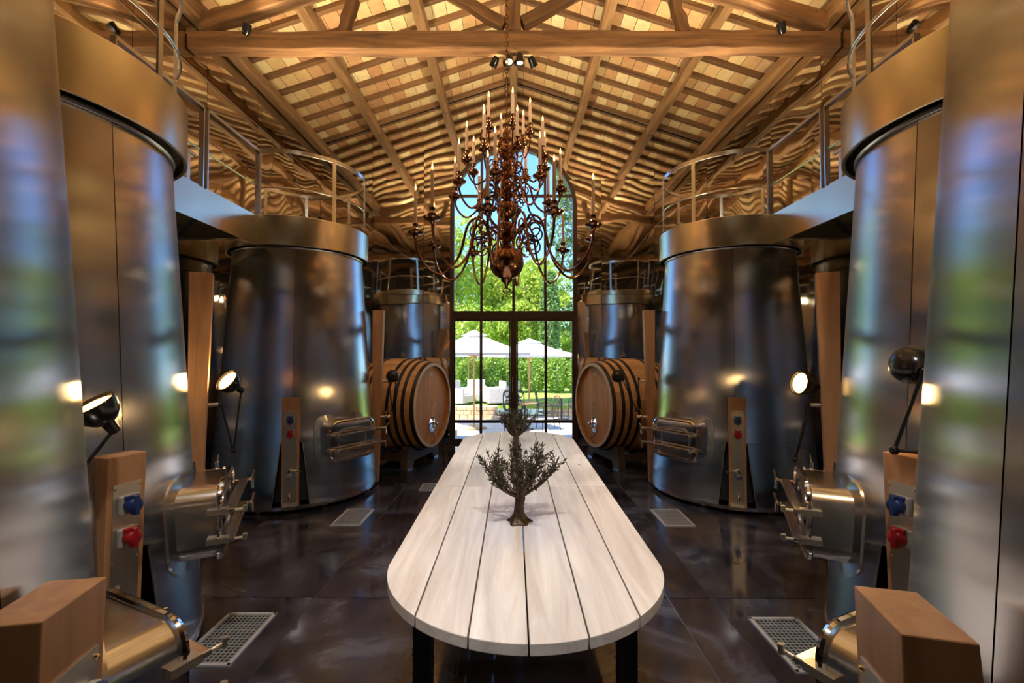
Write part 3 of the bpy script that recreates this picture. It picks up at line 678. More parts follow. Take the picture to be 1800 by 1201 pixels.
# ------------------------------------------------------------------ bronze olive trees
def olive(x, y, z, s, seed, label):
    r = random.Random(seed)
    t = thing('olive_tree_sculpture', label, 'sculpture', (x, y, z), r.uniform(0, 6), 'bronze olive trees on the table')
    tr = MB(); h = .15*s
    prof = [(-.0, .062), (.008, .058), (.02, .04), (.05, .028), (.09, .025), (.13, .027), (.16, .022)]
    P = []; N = 14
    for zz, rr in prof:
        for k in range(N):
            a = 2*PI*k/N; q = rr*s*(1 + (.22 if zz < .03 else .12)*math.sin(5*a+zz*20) + .06*math.sin(3*a)); P.append((q*math.cos(a)+.006*s*math.sin(zz*30), q*math.sin(a), zz*s))
    F = [(i*N+k, i*N+(k+1) % N, (i+1)*N+(k+1) % N, (i+1)*N+k) for i in range(len(prof)-1) for k in range(N)] + [tuple(range((len(prof)-1)*N, len(prof)*N))]
    tr.add(P, F); tr.build('trunk', M['bronze'], t, ang=60)
    lv = MB(); ol = []; tw = MB()
    def leaf(p, d, L):
        d = d.normalized(); sd = d.cross(Vector((r.uniform(-1,1), r.uniform(-1,1), r.uniform(-1,1)))).normalized(); up = d.cross(sd)
        lv.add([p, p+d*L*.45+sd*L*.13+up*.001, p+d*L, p+d*L*.45-sd*L*.13+up*.001, p+d*L*.5-up*.003], [(0,1,2,3), (0,4,1), (1,4,2), (2,4,3), (3,4,0)])
    def twig(p, d, L, rad):
        n = 5; pts = [p]; q = p.copy(); dd = d.normalized()
        for i in range(n):
            dd = (dd + Vector((r.uniform(-.14,.14), r.uniform(-.14,.14), r.uniform(0,.16)))).normalized(); q = q + dd*L/n; pts.append(q.copy())
        tw.tube(pts, [rad*(1-.6*i/n) for i in range(n+1)], 5)
        for i, pp in enumerate(pts[1:]):
            sd = dd.cross(Vector((r.uniform(-1,1), r.uniform(-1,1), r.uniform(-1,1)))).normalized()
            for sg in (-1, 1): leaf(pp, dd*.8+sd*sg*.7, r.uniform(.026, .040)*s)
            if r.random() < .12: ol.append(pp + Vector((r.uniform(-.01,.01), r.uniform(-.01,.01), -.012*s)))
        leaf(pts[-1], dd, .036*s)
    NL = 11
    for k in range(NL):
        a = 2*PI*k/NL + r.uniform(-.2, .2); out = (1.35, .8, 1.1, .3)[k % 4]
        b = MB(); p = Vector((.010*s*math.cos(a), .010*s*math.sin(a), .14*s)); dd = Vector((out*math.cos(a), out*math.sin(a), .40)).normalized(); pts = [p]; n = 6; L = .195*s
        for i in range(n):
            dd = (dd + Vector((r.uniform(-.22,.22), r.uniform(-.22,.22), .16+r.uniform(-.1,.12)))).normalized(); p = p + dd*L/n; pts.append(p.copy())
            if i > 0:
                for _ in range(2):
                    w = Vector((r.uniform(-1,1), r.uniform(-1,1), r.uniform(.25,1.0))).normalized(); twig(p, dd*.6+w*.8, r.uniform(.07, .11)*s, .0028*s)
        b.tube(pts, [.013*s*(1-.7*i/n) for i in range(n+1)], 7); b.build('limb', M['bronze'], t, ang=60)
        twig(p, dd, .09*s, .003*s)
    tag(tw.build('twigs', M['bronze'], t), None, None, None, 'stuff')
    tag(lv.build('leaves', M['leafb'], t, smooth=False), None, None, None, 'stuff')
    om = MB().ball((0,0,0), .0065*s, 8, 1.2).mesh('olive', M['olive'])
    for p in ol[:40]: link('olive', om, t, p)
olive(.032, 2.58, .75, 1.04, 5, 'nearer dark bronze olive tree on the table')
olive(.022, 4.47, .75, .98, 8, 'farther dark bronze olive tree on the table, towards the doors')

# ------------------------------------------------------------------ oak casks
def cask(x, y, az, side, label):
    m = -side; rz = R_(az) if side < 0 else PI - R_(az); ZC = .90; HL = .56; RH, RBe = .64, .715
    t = thing('oak_cask', label, 'barrel', (x, y, 0), rz, 'large oak casks')
    rad = lambda u: RH + (RBe-RH)*(1-(u/HL)**2)
    NS = 34; ns = 8; da = 2*PI/NS; V = []
    for i in range(ns+1):
        u = -HL + 2*HL*i/ns
        for rr in (rad(u), rad(u)-.045):
            for e in (-.5, 0, .5):
                a = e*(da-.004); V.append((u, rr*math.sin(a), rr*math.cos(a)))
    F = []
    for i in range(ns):
        b, c = i*6, (i+1)*6
        F += [(b, b+1, c+1, c), (b+1, b+2, c+2, c+1), (b+4, b+3, c+3, c+4), (b+5, b+4, c+4, c+5), (b+3, b, c, c+3), (b+2, b+5, c+5, c+2)]
    F += [(0, 3, 4, 1), (1, 4, 5, 2), (ns*6, ns*6+1, ns*6+4, ns*6+3), (ns*6+1, ns*6+2, ns*6+5, ns*6+4)]
    me = MB().add(V, F).mesh('stave', M['barrel'], True, 40)
    for k in range(NS):
        o = link('stave', me, t, (0, 0, ZC)); o.rotation_euler = (da*k, 0, 0)
    Mx = Matrix.Rotation(PI/2, 3, 'Y')
    for u, w in ((.525, .05), (.40, .045), (.29, .045), (.17, .045), (-.17, .045), (-.29, .045), (-.40, .045), (-.525, .05)):
        pr = [(rad(u+q*w/2)-.004, u-w/2*0+q*w/2) for q in (-1,)] + [(rad(u+q*w/2)+.006, u+q*w/2) for q in (-1, 1)] + [(rad(u+w/2)-.004, u+w/2)]
        MB().lathe(pr, 56, (0,0,ZC), Mx).build('hoop', M['hoop'], t)
    for s in (-1, 1):
        MB().lathe([(RH-.046, s*(HL+.002)), (RH+.001, s*(HL+.002)), (RH+.001, s*(HL-.004))], 56, (0,0,ZC), Mx).build('chime_ring', M['chime'], t, smooth=False)
    rh = RH-.045; wb = 2*rh/7
    for s in (1, -1):
        for k in range(7):
            a, c = -rh+wb*k+.0012, -rh+wb*(k+1)-.0012; st = [a+(c-a)*q/6 for q in range(7)]
            f = lambda q: math.sqrt(max(0, rh*rh-q*q))
            MB().prism([(q, -f(q)) for q in st] + [(q, f(q)) for q in reversed(st)], s*(HL-.06), s*(HL-.045), lambda p, q, h: (h, p, ZC+q)).build('head_board', M['head'], t, smooth=False, bevel=.002)
    fx = HL-.045; q = (lambda a, c, d: Vector((fx+d, m*a, ZC+c)))
    # oval steel hatch with star grip
    cz = -.30; ov = lambda rx, ry, n=24: [(rx*math.cos(2*PI*k/n), cz+ry*math.sin(2*PI*k/n)) for k in range(n)]
    h = MB(); o1 = ov(.095, .135); h.add([q(a, c, 0) for a, c in o1] + [q(a*.97, cz+(c-cz)*.97, .018) for a, c in o1] + [q(a*.72, cz+(c-cz)*.76, .018) for a, c in o1] + [q(a*.68, cz+(c-cz)*.72, .006) for a, c in o1],
        [(i+24*j, (i+1) % 24+24*j, (i+1) % 24+24*(j+1), i+24*(j+1)) for j in range(3) for i in range(24)] + [tuple(range(72, 96))])
    hp = h.build('cask_hatch', M['chrome'], t)
    g = MB(); g.tube([q(0, cz, 0), q(0, cz, .09)], .012); g.tube([q(-.13, cz, .05), q(.13, cz, .05)], .013)
    for k in range(4):
        a = PI/4+PI/2*k; g.tube([q(0, cz, .085), q(.05*math.cos(a), cz+.05*math.sin(a), .09)], .008)
    g.ball(q(0, cz, .09), .02, 8); g.build('star_grip', M['chrome'], hp)
    tp = MB(); tp.tube([q(0, -.475, 0), q(0, -.475, .06)], .013); tp.tube([q(0, -.475, .05), q(0, -.53, .06)], .011); tp.tube([q(-.0, -.475, .035), q(0, -.43, .035)], .008); tp.tube([q(-.02, -.43, .035), q(.06, -.425, .035)], .007)
    tp.build('cask_tap', M['chrome'], t)
    s2 = MB(); s2.tube([q(-.0, .02, 0), q(0, .02, .055)], .008); s2.tube([q(-.03, .02, .05), q(.03, .02, .05)], .007); s2.build('tasting_tap', M['brassl'], t)
    MB().prism([(.045*math.cos(2*PI*k/16), .026*math.sin(2*PI*k/16)+.47) for k in range(16)], 0, .002, lambda a, c, d: q(a, c, d)).build('oval_mark', M['chime'], t, smooth=False)
    g = MB().lathe([(.0001, 0), (.035, .0), (.045, .03), (.03, .05), (.018, .07), (.018, .08)], 16, (.02, 0, ZC+RBe-.002)); bg_ = g.build('bung', M['bronze'], t)
    MB().lathe([(.018, .08), (.038, .095), (.042, .12), (.042, .17), (.036, .185), (.018, .195), (.018, .21), (.026, .22), (.02, .245), (.0001, .25)], 18, (.02, 0, ZC+RBe-.002)).build('glass_airlock', M['clear'], bg_)
    # cradle
    c = thing('cask_cradle', 'dark timber cradle under the %s barrel' % ('left' if side < 0 else 'right'), 'cradle', (x, y, 0), rz, 'timber cradles')
    rb = rad(.34)+.008; lat = .40; zt = ZC-math.sqrt(rb*rb-lat*lat); an = math.asin(lat/rb)
    poly = [(-.52, .02), (-.34, .02), (-.30, .10), (.30, .10), (.34, .02), (.52, .02), (.50, zt-.02), (.46, zt)] + [(rb*math.sin(an-2*an*k/12), ZC-rb*math.cos(an-2*an*k/12)) for k in range(13)] + [(-.46, zt), (-.50, zt-.02)]
    for s in (-1, 1): MB().prism(poly, s*.34-.055, s*.34+.055, lambda a, b, h: (h, a, b)).build('bearer', M['stand'], c, smooth=False, bevel=.006)
    for s in (-1, 1): MB().box((0, s*.43, .16), (.57, .08, .10)).build('side_rail', M['stand'], c, smooth=False, bevel=.005)
    pm = MB().box((0,0,.01), (.12, .14, .02)).mesh('foot_pad', M['steel'], False)
    for a in (-1, 1):
        for b in (-1, 1): link('foot_pad', pm, c, (a*.34, b*.43, 0))
    return t
cask(-1.77, 7.2, -16, -1, 'big oak barrel left of the glass doors')
cask(1.75, 7.2, -16, 1, 'big oak barrel right of the glass doors')

# ------------------------------------------------------------------ chandelier
def chandelier(x, y):
    t = thing('chandelier', 'huge tiered copper chandelier with lit candles hanging on a chain', 'chandelier', (x, y, 2.28))
    Z = -2.28
    def lp(p): return [(a, b+Z) for a, b in p]
    def bulb(zc, r, n=10, k=1): return [(max(.02, r*math.sin(PI*i/n)), zc-r*k*math.cos(PI*i/n)) for i in range(1, n)]
    MB().lathe(lp([(.001, 2.37)] + bulb(2.535, .160, 18) + [(.045, 2.70)]), 40).build('lower_globe', M['brass'], t, ang=60)
    MB().lathe(lp([(.012, 2.30), (.02, 2.335), (.05, 2.365), (.055, 2.38)]), 20).build('finial', M['brass'], t)
    MB().tube([(.034*math.cos(2*PI*k/20), 0, 2.275+.022*math.sin(2*PI*k/20)+Z) for k in range(20)], .006, 8, closed=True).build('ring_pull', M['brass'], t)
    col = [(.045, 2.69), (.03, 2.72), (.05, 2.745), (.085, 2.76), (.085, 2.80), (.05, 2.815), (.035, 2.84), (.06, 2.87), (.06, 2.90), (.035, 2.925)] + bulb(3.03, .094, 14) + [(.035, 3.13), (.055, 3.15), (.075, 3.165), (.075, 3.19), (.04, 3.205)] \
        + bulb(3.265, .06, 10) + [(.03, 3.33), (.06, 3.345), (.06, 3.37), (.03, 3.38)] + bulb(3.44, .056, 10) + [(.028, 3.50), (.055, 3.52), (.055, 3.545), (.028, 3.56)] + bulb(3.61, .05, 10) + [(.024, 3.66), (.05, 3.68), (.05, 3.70), (.02, 3.72), (.034, 3.76), (.012, 3.80), (.001, 3.81)]
    MB().lathe(lp(col), 24).build('turned_column', M['brass'], t, ang=50)
    tiers = [  # radius, pan height, hub height, dip, arms, phase, candle length, tube radius, pan radius
        (.83, 2.775, 2.78, 2.42, 10, 27, .30, .0115, .072), (.50, 3.18, 3.18, 2.98, 8, 10, .24, .0095, .062),
        (.375, 3.45, 3.36, 3.24, 8, 30, .22, .0085, .055), (.225, 3.72, 3.53, 3.50, 6, 15, .19, .0075, .045)]
    for R, zp, zh, zd, N, ph, cl, tr, pr in tiers:
        hum = (.17 if R > .6 else .10)*(1 if R > .3 else .6)
        pts = spline([(.05, 0, zh), (.12*R/.5, 0, zh+hum*.7), (.30*R, 0, zh+hum), (.43*R, 0, zh+hum*.55), (.52*R, 0, (zh+zd)/2), (.66*R, 0, zd+.02), (.78*R, 0, zd), (.91*R, 0, zd+(zp-zd)*.25), (.985*R, 0, zd+(zp-zd)*.62), (R, 0, zp)], 5)
        a = MB(); a.tube([(p.x, 0, p.z+Z) for p in pts], tr, 8)
        def curl(cx, cz, r0, a0, turns, sg):
            a.tube([(cx + r0*(1-.75*k/18)*math.cos(a0+sg*turns*2*PI*k/18), 0, cz+r0*(1-.75*k/18)*math.sin(a0+sg*turns*2*PI*k/18)+Z) for k in range(19)], tr*.7, 6)
        curl(.33*R, zh+hum*.25, .13*R, PI/2, 1.4, 1); curl(.30*R, zh-.10*R-.01, .11*R, PI*.9, 1.5, -1)
        ame = a.mesh('arm', M['brass'])
        pme = MB().lathe([(.009, zp-.045+Z), (.016, zp-.04+Z), (.024, zp-.028+Z), (.020, zp-.018+Z), (pr*.55, zp-.014+Z), (pr*.88, zp-.006+Z), (pr, zp+.006+Z), (pr, zp+.012+Z), (pr*.9, zp+.010+Z), (pr*.5, zp+.002+Z), (.018, zp+.006+Z), (.030, zp+.022+Z), (.033, zp+.038+Z), (.022, zp+.050+Z), (.019, zp+.06+Z), (.026, zp+.078+Z), (.026, zp+.09+Z), (.014, zp+.09+Z)], 22, (R,0,0)).mesh('drip_pan', M['brass'])
        cme = MB().lathe([(.0145, zp+.075+Z), (.0135, zp+.09+cl+Z), (.004, zp+.095+cl+Z)], 12, (R,0,0)).mesh('candle', M['wax'])
        zf = zp+.095+cl+Z
        fme = MB().lathe([(.0008, zf-.002), (.0065, zf+.010), (.0075, zf+.020), (.005, zf+.034), (.0015, zf+.05), (.0002, zf+.055)], 10, (R,0,0)).mesh('flame', M['flame'])
        for k in range(N):
            ao = link('arm', ame, t, rz=-R_(ph + 360*k/N))
            link('drip_pan', pme, ao); link('candle', cme, ao); link('flame', fme, ao)
    lk = [(.014*math.cos(2*PI*k/14), 0, .026*math.sin(2*PI*k/14)) for k in range(14)]
    lme = MB().tube(lk, .0042, 6, closed=True).mesh('chain_link', M['brass'])
    z = 3.825; k = 0
    while z < 6.50:
        link('chain_link', lme, t, (0, 0, z+Z), (k % 2)*PI/2); z += .043; k += 1
chandelier(-.065, 4.2)
tag(MB().lathe([(.012, 6.44), (.05, 6.48), (.055, 6.64)], 16, (-.065, 4.2, 0)).build('ceiling_hook', M['dark']), 'dark hook on the ridge beam holding the chandelier chain', 'hook')

# ------------------------------------------------------------------ spot lights on the trusses (tie beam cluster and ends, plus added fill lamps)
def spot(p, aim, energy, label, size=125, color=(1, .85, .60), group='small black spot lamps on the roof beams'):
    p = Vector(p); d = Vector(aim).normalized(); q = Vector((0,0,1)).rotation_difference(d).to_matrix()
    t = thing('spot_lamp', label, 'spot lamp', p, 0, group)
    MB().lathe([(.001, -.07), (.03, -.065), (.042, -.03), (.046, .05), (.040, .05), (.037, .02)], 16, (0,0,0), q).build('housing', M['black'], t)
    MB().lathe([(.0001, .035), (.038, .035)], 16, (0,0,0), q).build('lens', M['spotglow'], t, smooth=False)
    MB().bar((0,0,-.0), (0, .05, -.02), .012, .02).build('bracket', M['black'], t, smooth=False)
    ld = bpy.data.lights.new('spot_light', 'SPOT'); ld.energy = energy; ld.color = color; ld.spot_size = R_(size); ld.spot_blend = .9; ld.shadow_soft_size = .1
    lo = bpy.data.objects.new('spot_light', ld); COL.objects.link(lo); lo.parent = t; lo.location = d*.07; lo.rotation_euler = d.to_track_quat('-Z', 'Y').to_euler()
E = 260; UP = 300; NEUT = (1, .95, .90)
spot((-.06, 5.14, 5.03), (-.55, .75, .55), E*.3, 'left lamp of the black spot cluster under the tie beam')
spot((.06, 5.14, 5.03), (.55, .75, .55), E*.3, 'right lamp of the black spot cluster under the tie beam')
spot((-.05, 5.04, 5.0), (.0, -.45, -.9), E*.9, 'down-turned lamp left of the chain under the tie beam', 55, color=NEUT)
spot((.07, 5.04, 5.0), (.03, -.12, -1), E*.6, 'down-turned lamp right of the chain under the tie beam', 55, color=NEUT)
for s in (-1, 1):
    w = 'left' if s < 0 else 'right'
    spot((s*.22, 5.14, 5.03), (s*.62, .62, -1), E*.38, 'added fill lamp under the tie beam turned towards the %s barrel' % w, 50, color=NEUT)  # extra lamp added to the cluster to brighten the barrel
    spot((s*2.95, 4.93, 5.28), (-s*.5, -.45, .7), E*.25, 'black spot lamp at the %s end of the tie beam' % w)
    spot((s*.9, .42, 4.98), (s*.45, .8, .5), E*.15, 'added unseen spot lamp on the nearest truss overhead, %s half' % w)  # out of view, added to light the roof
    spot((s*2.5, .42, 4.98), (-s*.6, -.3, .6), E*.25, 'added unseen spot lamp at the %s end of the nearest truss overhead' % w)  # another unseen lamp, added as extra roof light
    spot((s*.35, .42, 4.98), (s*.10, .50, -1), E*1.0, 'added unseen down-turned spot lamp near the middle of the nearest truss, %s one' % w, 58, color=NEUT)  # unseen, added to brighten the table and floor

def fill_uplight(x, y, aim, energy, label):  # fill lamps added out of view on the tank tops to light the roof
    d = Vector(aim).normalized(); q = Vector((0,0,1)).rotation_difference(d).to_matrix()
    t = thing('fill_uplight', label, 'fill_uplight', (x, y, 3.18), 0, 'fill lights added on the tank tops')
    MB().box((0, 0, .012), (.12, .12, .024)).build('base_plate', M['black'], t, smooth=False, bevel=.004)
    MB().lathe([(.02, -.05), (.06, -.04), (.075, .03), (.068, .03), (.06, .01)], 20, (0,0,.10), q).build('housing', M['black'], t)
    MB().lathe([(.0001, .012), (.062, .012)], 20, (0,0,.10), q).build('lens', M['spotglow'], t, smooth=False)
    ld = bpy.data.lights.new('fill_light', 'SPOT'); ld.energy = energy; ld.color = (1, .82, .52); ld.spot_size = R_(140); ld.spot_blend = .9; ld.shadow_soft_size = .12
    lo = bpy.data.objects.new('fill_light', ld); COL.objects.link(lo); lo.parent = t; lo.location = Vector((0,0,.10)) + d*.05; lo.rotation_euler = d.to_track_quat('-Z', 'Y').to_euler()
for s in (-1, 1):
    w = 'left' if s < 0 else 'right'
    fill_uplight(s*2.30, 2.45, (-s*.45, .35, 1), UP, 'added unseen fill light on top of the second %s tank' % w)
    fill_uplight(s*2.30, 5.45, (-s*.50, .0, 1), UP, 'added unseen fill light on top of the farthest %s tank' % w)

# ------------------------------------------------------------------ garden
GZ = -.35
tag(MB().box((0, 12.0, GZ-.05), (40, 6.4, .1)).build('terrace', M['terrace'], smooth=False), 'pale stone terrace outside the glass doors', None, None, 'structure')
tag(MB().box((0, 9.3, -.2), (3.4, .7, .3)).build('door_step', M['terrace'], smooth=False, bevel=.01), 'pale stone step below the glass doors', 'step')
tag(MB().box((0, 45, -.05), (120, 60.6, .1)).build('lawn', M['lawn'], smooth=False), 'green lawn between the terrace and the hedge', None, None, 'structure')
tag(MB().box((-22, 6, -.06), (36, 18, .1)).build('side_ground', M['terrace'], smooth=False), 'ground beside the building', None, None, 'structure')
tag(MB().box((22, 6, -.06), (36, 18, .1)).build('side_ground', M['terrace'], smooth=False), 'ground beside the building', None, None, 'structure')
def stone_wall(x0, x1, y, h, label, seed):
    r = random.Random(seed); w = thing('stone_wall', label, 'garden wall', ((x0+x1)/2, y, GZ)); L = x1-x0
    MB().box((0, .03, h/2-.01), (L-.02, .26, h-.04)).build('core', M['stone'], w, smooth=False)
    z = 0
    while z < h-.03:
        hh = min(h-z, .13); x = -L/2
        while x < L/2-.02:
            ww = min(r.uniform(.2, .42), L/2-x)
            MB().box((x+ww/2, -.005+r.uniform(-.012, .012), z+hh/2), (ww-.012, .32, hh-.012)).build('stone', M['stone'], w, smooth=False, bevel=.01); x += ww
        z += hh
stone_wall(-4.2, -.50, 14.3, .40, 'low yellow stone wall behind the left parasol', 1)
stone_wall(1.0, 4.5, 14.9, .40, 'low yellow stone wall behind the iron chairs on the right', 2)
stone_wall(-2.0, -1.28, 10.3, .30, 'short yellow stone block outside the left door', 3)
def parasol(x, y, base, hub, peak, half, label, rz=0):
    t = thing('garden_parasol', label, 'parasol', (x, y, base), rz, 'white garden parasols'); H = peak-base; E_ = hub-base
    MB().tube([(0,0,.05), (0,0,H-.02)], .028, 10).build('pole', M['teak'], t)
    MB().box((0,0,.03), (.55,.55,.06)).build('foot', M['stone'], t, smooth=False, bevel=.01)
    c = MB(); n = 6; hs = half; A = [(-hs,-hs), (hs,-hs), (hs,hs), (-hs,hs)]
    for k in range(4):
        p, q = A[k], A[(k+1) % 4]
        V = []; 
        for i in range(n+1):
            f = i/n
            for j in range(n+1):
                g = j/n; px, py = p[0]+(q[0]-p[0])*g, p[1]+(q[1]-p[1])*g
                sag = .10*math.sin(PI*f)*(1-.0*g); V.append((px*f, py*f, H-(H-E_)*f - sag*.5 + .05*f*(abs(2*g-1)**2-1)*-1*0))
        c.add(V, [(i*(n+1)+j, i*(n+1)+j+1, (i+1)*(n+1)+j+1, (i+1)*(n+1)+j) for i in range(n) for j in range(n)])
        c.add([(p[0], p[1], E_), (q[0], q[1], E_), (q[0], q[1], E_-.06), (p[0], p[1], E_-.06)], [(0,1,2,3)])
    o = c.build('canopy', M['canvas'], t, smooth=False); so = o.modifiers.new('t', 'SOLIDIFY'); so.thickness = .008
    v = MB(); f = .26; P = [(a*f, b*f, H-(H-E_)*f+.035) for a, b in A] + [(0,0,H+.05)]; v.add(P, [(0,1,4), (1,2,4), (2,3,4), (3,0,4)]); v.build('vent_cap', M['canvas'], t, smooth=False)
    for a, b in A:
        MB().bar((0, 0, H-.10), (a*.98, b*.98, E_-.02), .03, .03).build('rib', M['teak'], t, smooth=False)
        MB().bar((0, 0, E_-.12), (a*.5, b*.5, (H+E_)/2-.11), .025, .025).build('strut', M['teak'], t, smooth=False)
parasol(-1.08, 12.4, GZ, 1.70, 2.28, 1.12, 'white square parasol nearest the doors, on the left', R_(28))
parasol(-1.75, 17.6, .0, 1.62, 2.30, 1.2, 'white parasol behind the nearest left parasol', R_(10))
parasol(.52, 15.2, .0, 1.62, 2.14, 1.28, 'white parasol on the right beyond the doors', R_(20))
def armchair(x, y, z, rz, label):
    t = thing('rattan_armchair', label, 'armchair', (x, y, z), rz, 'rattan garden armchairs')
    MB().box((0, 0, .20), (.56, .58, .24)).build('seat', M['rattan'], t, smooth=False, bevel=.02)
    MB().box((0, .02, .36), (.46, .48, .10)).build('cushion', M['canvas'], t, smooth=False, bevel=.03)
    MB().box((0, .28, .43), (.62, .07, .70)).build('backrest', M['rattan'], t, smooth=False, bevel=.02)
    for s in (-1, 1): MB().box((s*.30, -.02, .32), (.07, .58, .48)).build('armrest', M['rattan'], t, smooth=False, bevel=.02)
    for a in (-1, 1):
        for b in (-1, 1): MB().box((a*.28, b*.26, .05), (.05, .05, .10)).build('leg', M['iron'], t, smooth=False)
armchair(-1.72, 14.95, .0, R_(60), 'pale rattan armchair half hidden by the left door frame')
armchair(-1.25, 15.6, .0, R_(10), 'pale rattan armchair facing the doors behind the left pole')
armchair(-.62, 15.0, .0, R_(-70), 'pale rattan armchair turned left beyond the low wall')
armchair(-.22, 15.3, .0, R_(-60), 'pale rattan armchair behind the patterned iron chair')
def iron_chair(x, y, z, rz, label, pattern=False):
    t = thing('iron_chair', label, 'garden chair', (x, y, z), rz, 'iron garden chairs')
    w = .24
    MB().box((0, 0, .45), (.46, .44, .02)).build('seat', M['iron'], t, smooth=False, bevel=.006)
    for a in (-1, 1):
        MB().tube(spline([(a*.24, -.24, 0), (a*.22, -.20, .44), (a*.25, -.18, .64), (a*.25, .0, .67), (a*.22, .22, .62)], 4), .011, 6).build('arm', M['iron'], t)
        MB().tube(spline([(a*.23, .28, 0), (a*.21, .22, .45), (a*.21, .28, .84)], 4), .011, 6).build('rear_leg', M['iron'], t)
    b = MB(); b.tube(spline([(-.21, .28, .84), (-.1, .29, .88), (.1, .29, .88), (.21, .28, .84)], 4), .011, 6)
    if pattern:
        for r in (.07, .12, .17):
            b.tube([(r*math.cos(2*PI*k/24), .28, .86+r*math.sin(2*PI*k/24)) for k in range(24)], .013, 6, closed=True)
        for k in range(4):
            a = PI/4+PI/2*k; cx, cz = .215*math.cos(a), .86+.215*math.sin(a)
            b.tube([(cx+.075*math.cos(2*PI*q/18), .28, cz+.075*math.sin(2*PI*q/18)) for q in range(18)], .013, 6, closed=True)
        for k in range(8):
            a = PI/4*k; b.tube([(.02*math.cos(a), .28, .86+.02*math.sin(a)), (.2*math.cos(a), .28, .86+.2*math.sin(a))], .008, 6)
        b.tube([(p*1.0, .28, .86+q) for p, q in rrect(.52, .52, .12)], .014, 6, closed=True)
    else:
        for k in range(5): b.tube([(-.14+.07*k, .23, .46), (-.14+.07*k, .285, .86)], .006, 6)
    b.build('backrest', M['iron'], t)
def bistro(x, y, z, r, label, h=.72):
    t = thing('bistro_table', label, 'garden table', (x, y, z), 0, 'round garden tables')
    MB().lathe([(.0001, h-.025), (r, h-.025), (r, h), (.0001, h)], 28).build('table_top', M['teak'], t, ang=30)
    MB().lathe([(.03, .02), (.03, h-.03)], 12).build('pedestal', M['iron'], t)
    MB().lathe([(.24, 0), (.24, .015), (.04, .04)], 20).build('foot', M['iron'], t)
iron_chair(.0, 11.7, GZ, PI, 'dark iron chair with circular scrollwork back seen through the doors', True)
bistro(.30, 12.25, GZ, .34, 'round bistro table nearest the doors')
iron_chair(.92, 12.3, GZ, R_(-75), 'slender iron armchair right of the nearest bistro table')
bistro(1.47, 14.0, GZ, .40, 'round garden table farther back on the right')
iron_chair(.95, 13.8, GZ, R_(80), 'slender iron armchair left of the farther garden table')
iron_chair(1.85, 13.6, GZ, R_(-95), 'slender iron armchair at the right door edge')

def leaf_cloud(mb, r, n, fn, size):
    for _ in range(n):
        p = fn(r); d = Vector((r.gauss(0,1), r.gauss(0,1), r.gauss(0,1))).normalized(); e = d.cross(Vector((r.gauss(0,1), r.gauss(0,1), r.gauss(0,1)))).normalized(); s = size*r.uniform(.6, 1.3)
        mb.add([p-d*s, p+e*s*.6, p+d*s, p-e*s*.6], [(0,1,2,3)])
def blob(c, rr):
    c = Vector(c)
    def f(r):
        v = Vector((r.gauss(0,1), r.gauss(0,1), r.gauss(0,1))).normalized(); k = r.uniform(.55, 1)**.5
        return c + Vector((v.x*rr[0], v.y*rr[1], v.z*rr[2]))*k
    return f
def tree(x, y, h, seed, label, cr=2.5, n=5600, base=.0, mat='leaf', low=.28, name='plane_tree', size=.115, trunk=.17):
    r = random.Random(seed); t = thing(name, label, 'tree', (x, y, base), 0, 'garden trees')
    lean = r.uniform(-.6, .6)
    tp = spline([(0,0,-.1), (lean*.2, .1, h*.25), (lean*.6, -.1, h*.5), (lean, 0, h*.85)], 4)
    MB().tube(tp, [trunk*(1-.75*i/(len(tp)-1)) for i in range(len(tp))], 9).build('trunk', M['bark'], t)
    cl = MB(); per = n//14
    for k in range(14):
        z = h*(low + (1-low)*(k+.5)/14); a = r.uniform(0, 6.28); q = cr*(.9 if z < h*.75 else .55)*r.uniform(.3, .8); c = Vector((lean*z/h+q*math.cos(a), q*math.sin(a), z))
        st = tp[min(len(tp)-1, int((z/h*.8)*len(tp)*.9))]
        MB().tube(spline([st, (st+c)/2+Vector((0,0,.25)), c], 3), [.06, .05, .045, .04, .03, .02, .015], 6).build('branch', M['bark'], t)
        leaf_cloud(cl, r, per, blob(c, (cr*r.uniform(.35,.6), cr*r.uniform(.35,.6), h*.085)), size)
    tag(cl.build('foliage', M[mat], t, smooth=False), None, None, None, 'stuff')
tree(-2.75, 22.5, 8.0, 1, 'tall yellow green tree at the left edge of the window', low=.30)
tree(-1.6, 26.5, 7.9, 2, 'pale trunked tree behind the left parasol', low=.34)
tree(-.3, 25, 6.3, 3, 'leafy tree behind the middle window bars', low=.34, cr=2.3)
tree(1.0, 24, 6.4, 4, 'bright green tree right of the middle window bar', low=.33, cr=2.2)
tree(-5.6, 24, 10.5, 6, 'broad green tree beyond the left side of the window')
tree(3.7, 25.5, 12.5, 7, 'tall grey green pine rising at the right edge of the window', mat='leafd', low=.22, cr=1.9, n=9000, name='pine_tree', trunk=.22, size=.10)
tree(6.5, 27, 10.5, 9, 'green tree beyond the right side of the window')
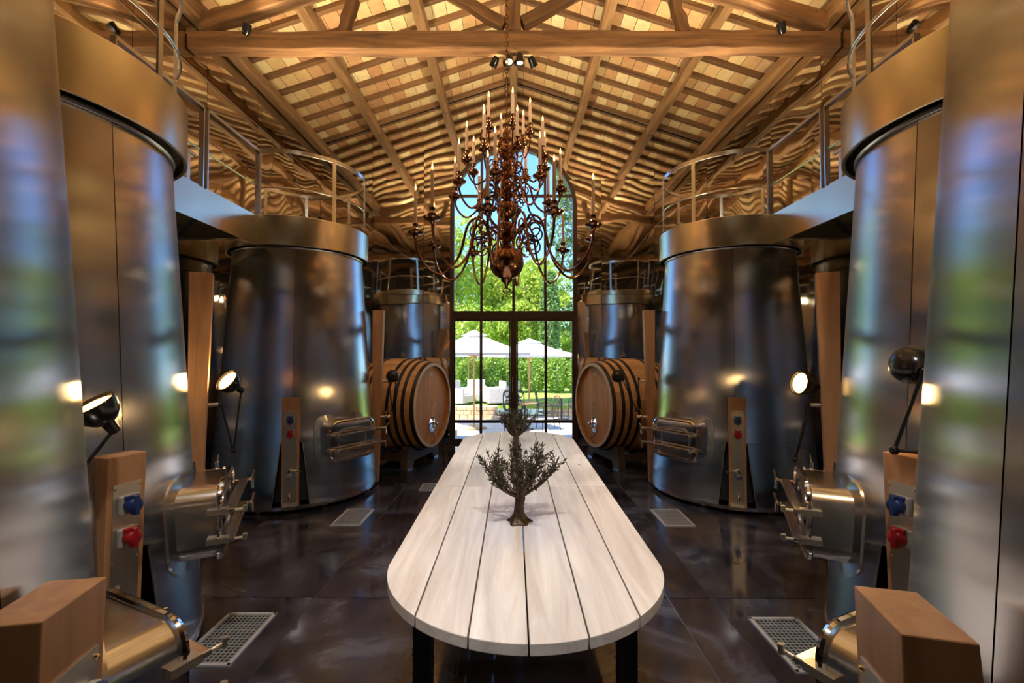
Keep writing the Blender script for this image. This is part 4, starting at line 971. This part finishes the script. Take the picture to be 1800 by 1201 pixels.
tree(-3.9, 32, 7.6, 10, 'farther green tree in the left background', low=.2)
tree(.4, 34, 7.0, 11, 'farther green tree in the middle background', low=.2)
tree(3.0, 35, 7.6, 12, 'farther green tree in the right background', low=.2)
def cypress(x, y, h, label, rr=.62):
    r = random.Random(77); t = thing('cypress', label, 'tree', (x, y, 0), 0, 'garden trees')
    MB().tube([(0,0,-.1), (0,0,h*.8)], [.12, .03], 8).build('trunk', M['bark'], t); c = MB()
    def f(r):
        u = r.random()**.8; q = rr*math.sin(PI*min(1, .12+.88*(1-u)**.8))**.6*(1-u*.35)*r.uniform(.7, 1.05); a = r.uniform(0, 6.283); return Vector((q*math.cos(a), q*math.sin(a), .2+u*h))
    leaf_cloud(c, r, 5200, f, .075); tag(c.build('foliage', M['leafc'], t, smooth=False), None, None, None, 'stuff')
cypress(1.72, 21.8, 5.4, 'slim dark green cypress column right of the window middle')
hr = random.Random(5)
ORD = 'first second third fourth fifth sixth seventh eighth ninth tenth eleventh twelfth thirteenth'.split()
for k in range(13):
    x = -5.4 + .9*k; y = 19.6+hr.uniform(-.4, .4); h = 1.55+hr.uniform(-.25, .25)
    if k > 9: h += .1
    s = thing('laurel_shrub', '%s bushy laurel shrub from the left in the hedge behind the lawn' % ORD[k], 'shrub', (x, y, 0), 0, 'laurel hedge shrubs')
    c = MB(); leaf_cloud(c, hr, 2200, blob((0, 0, h*.5), (.62, .6, h*.52)), .06)
    tag(c.build('foliage', M['leafh'], s, smooth=False), None, None, None, 'stuff')
    MB().tube([(0,0,-.05), (.05,0,h*.4), (.1, .05, h*.8)], [.04,.03,.015], 6).build('stem', M['bark'], s)
for k in range(7):
    x = -9 + 3*k; s = thing('backdrop_shrub', '%s large shrub from the left closing the garden behind the trees' % ORD[k], 'shrub', (x, 38+hr.uniform(-1, 1), 0), 0, 'shrubs closing the garden')
    c = MB(); leaf_cloud(c, hr, 1600, blob((0, 0, 2.0), (2.3, 1.2, 2.2)), .2); tag(c.build('foliage', M['leaf'], s, smooth=False), None, None, None, 'stuff')
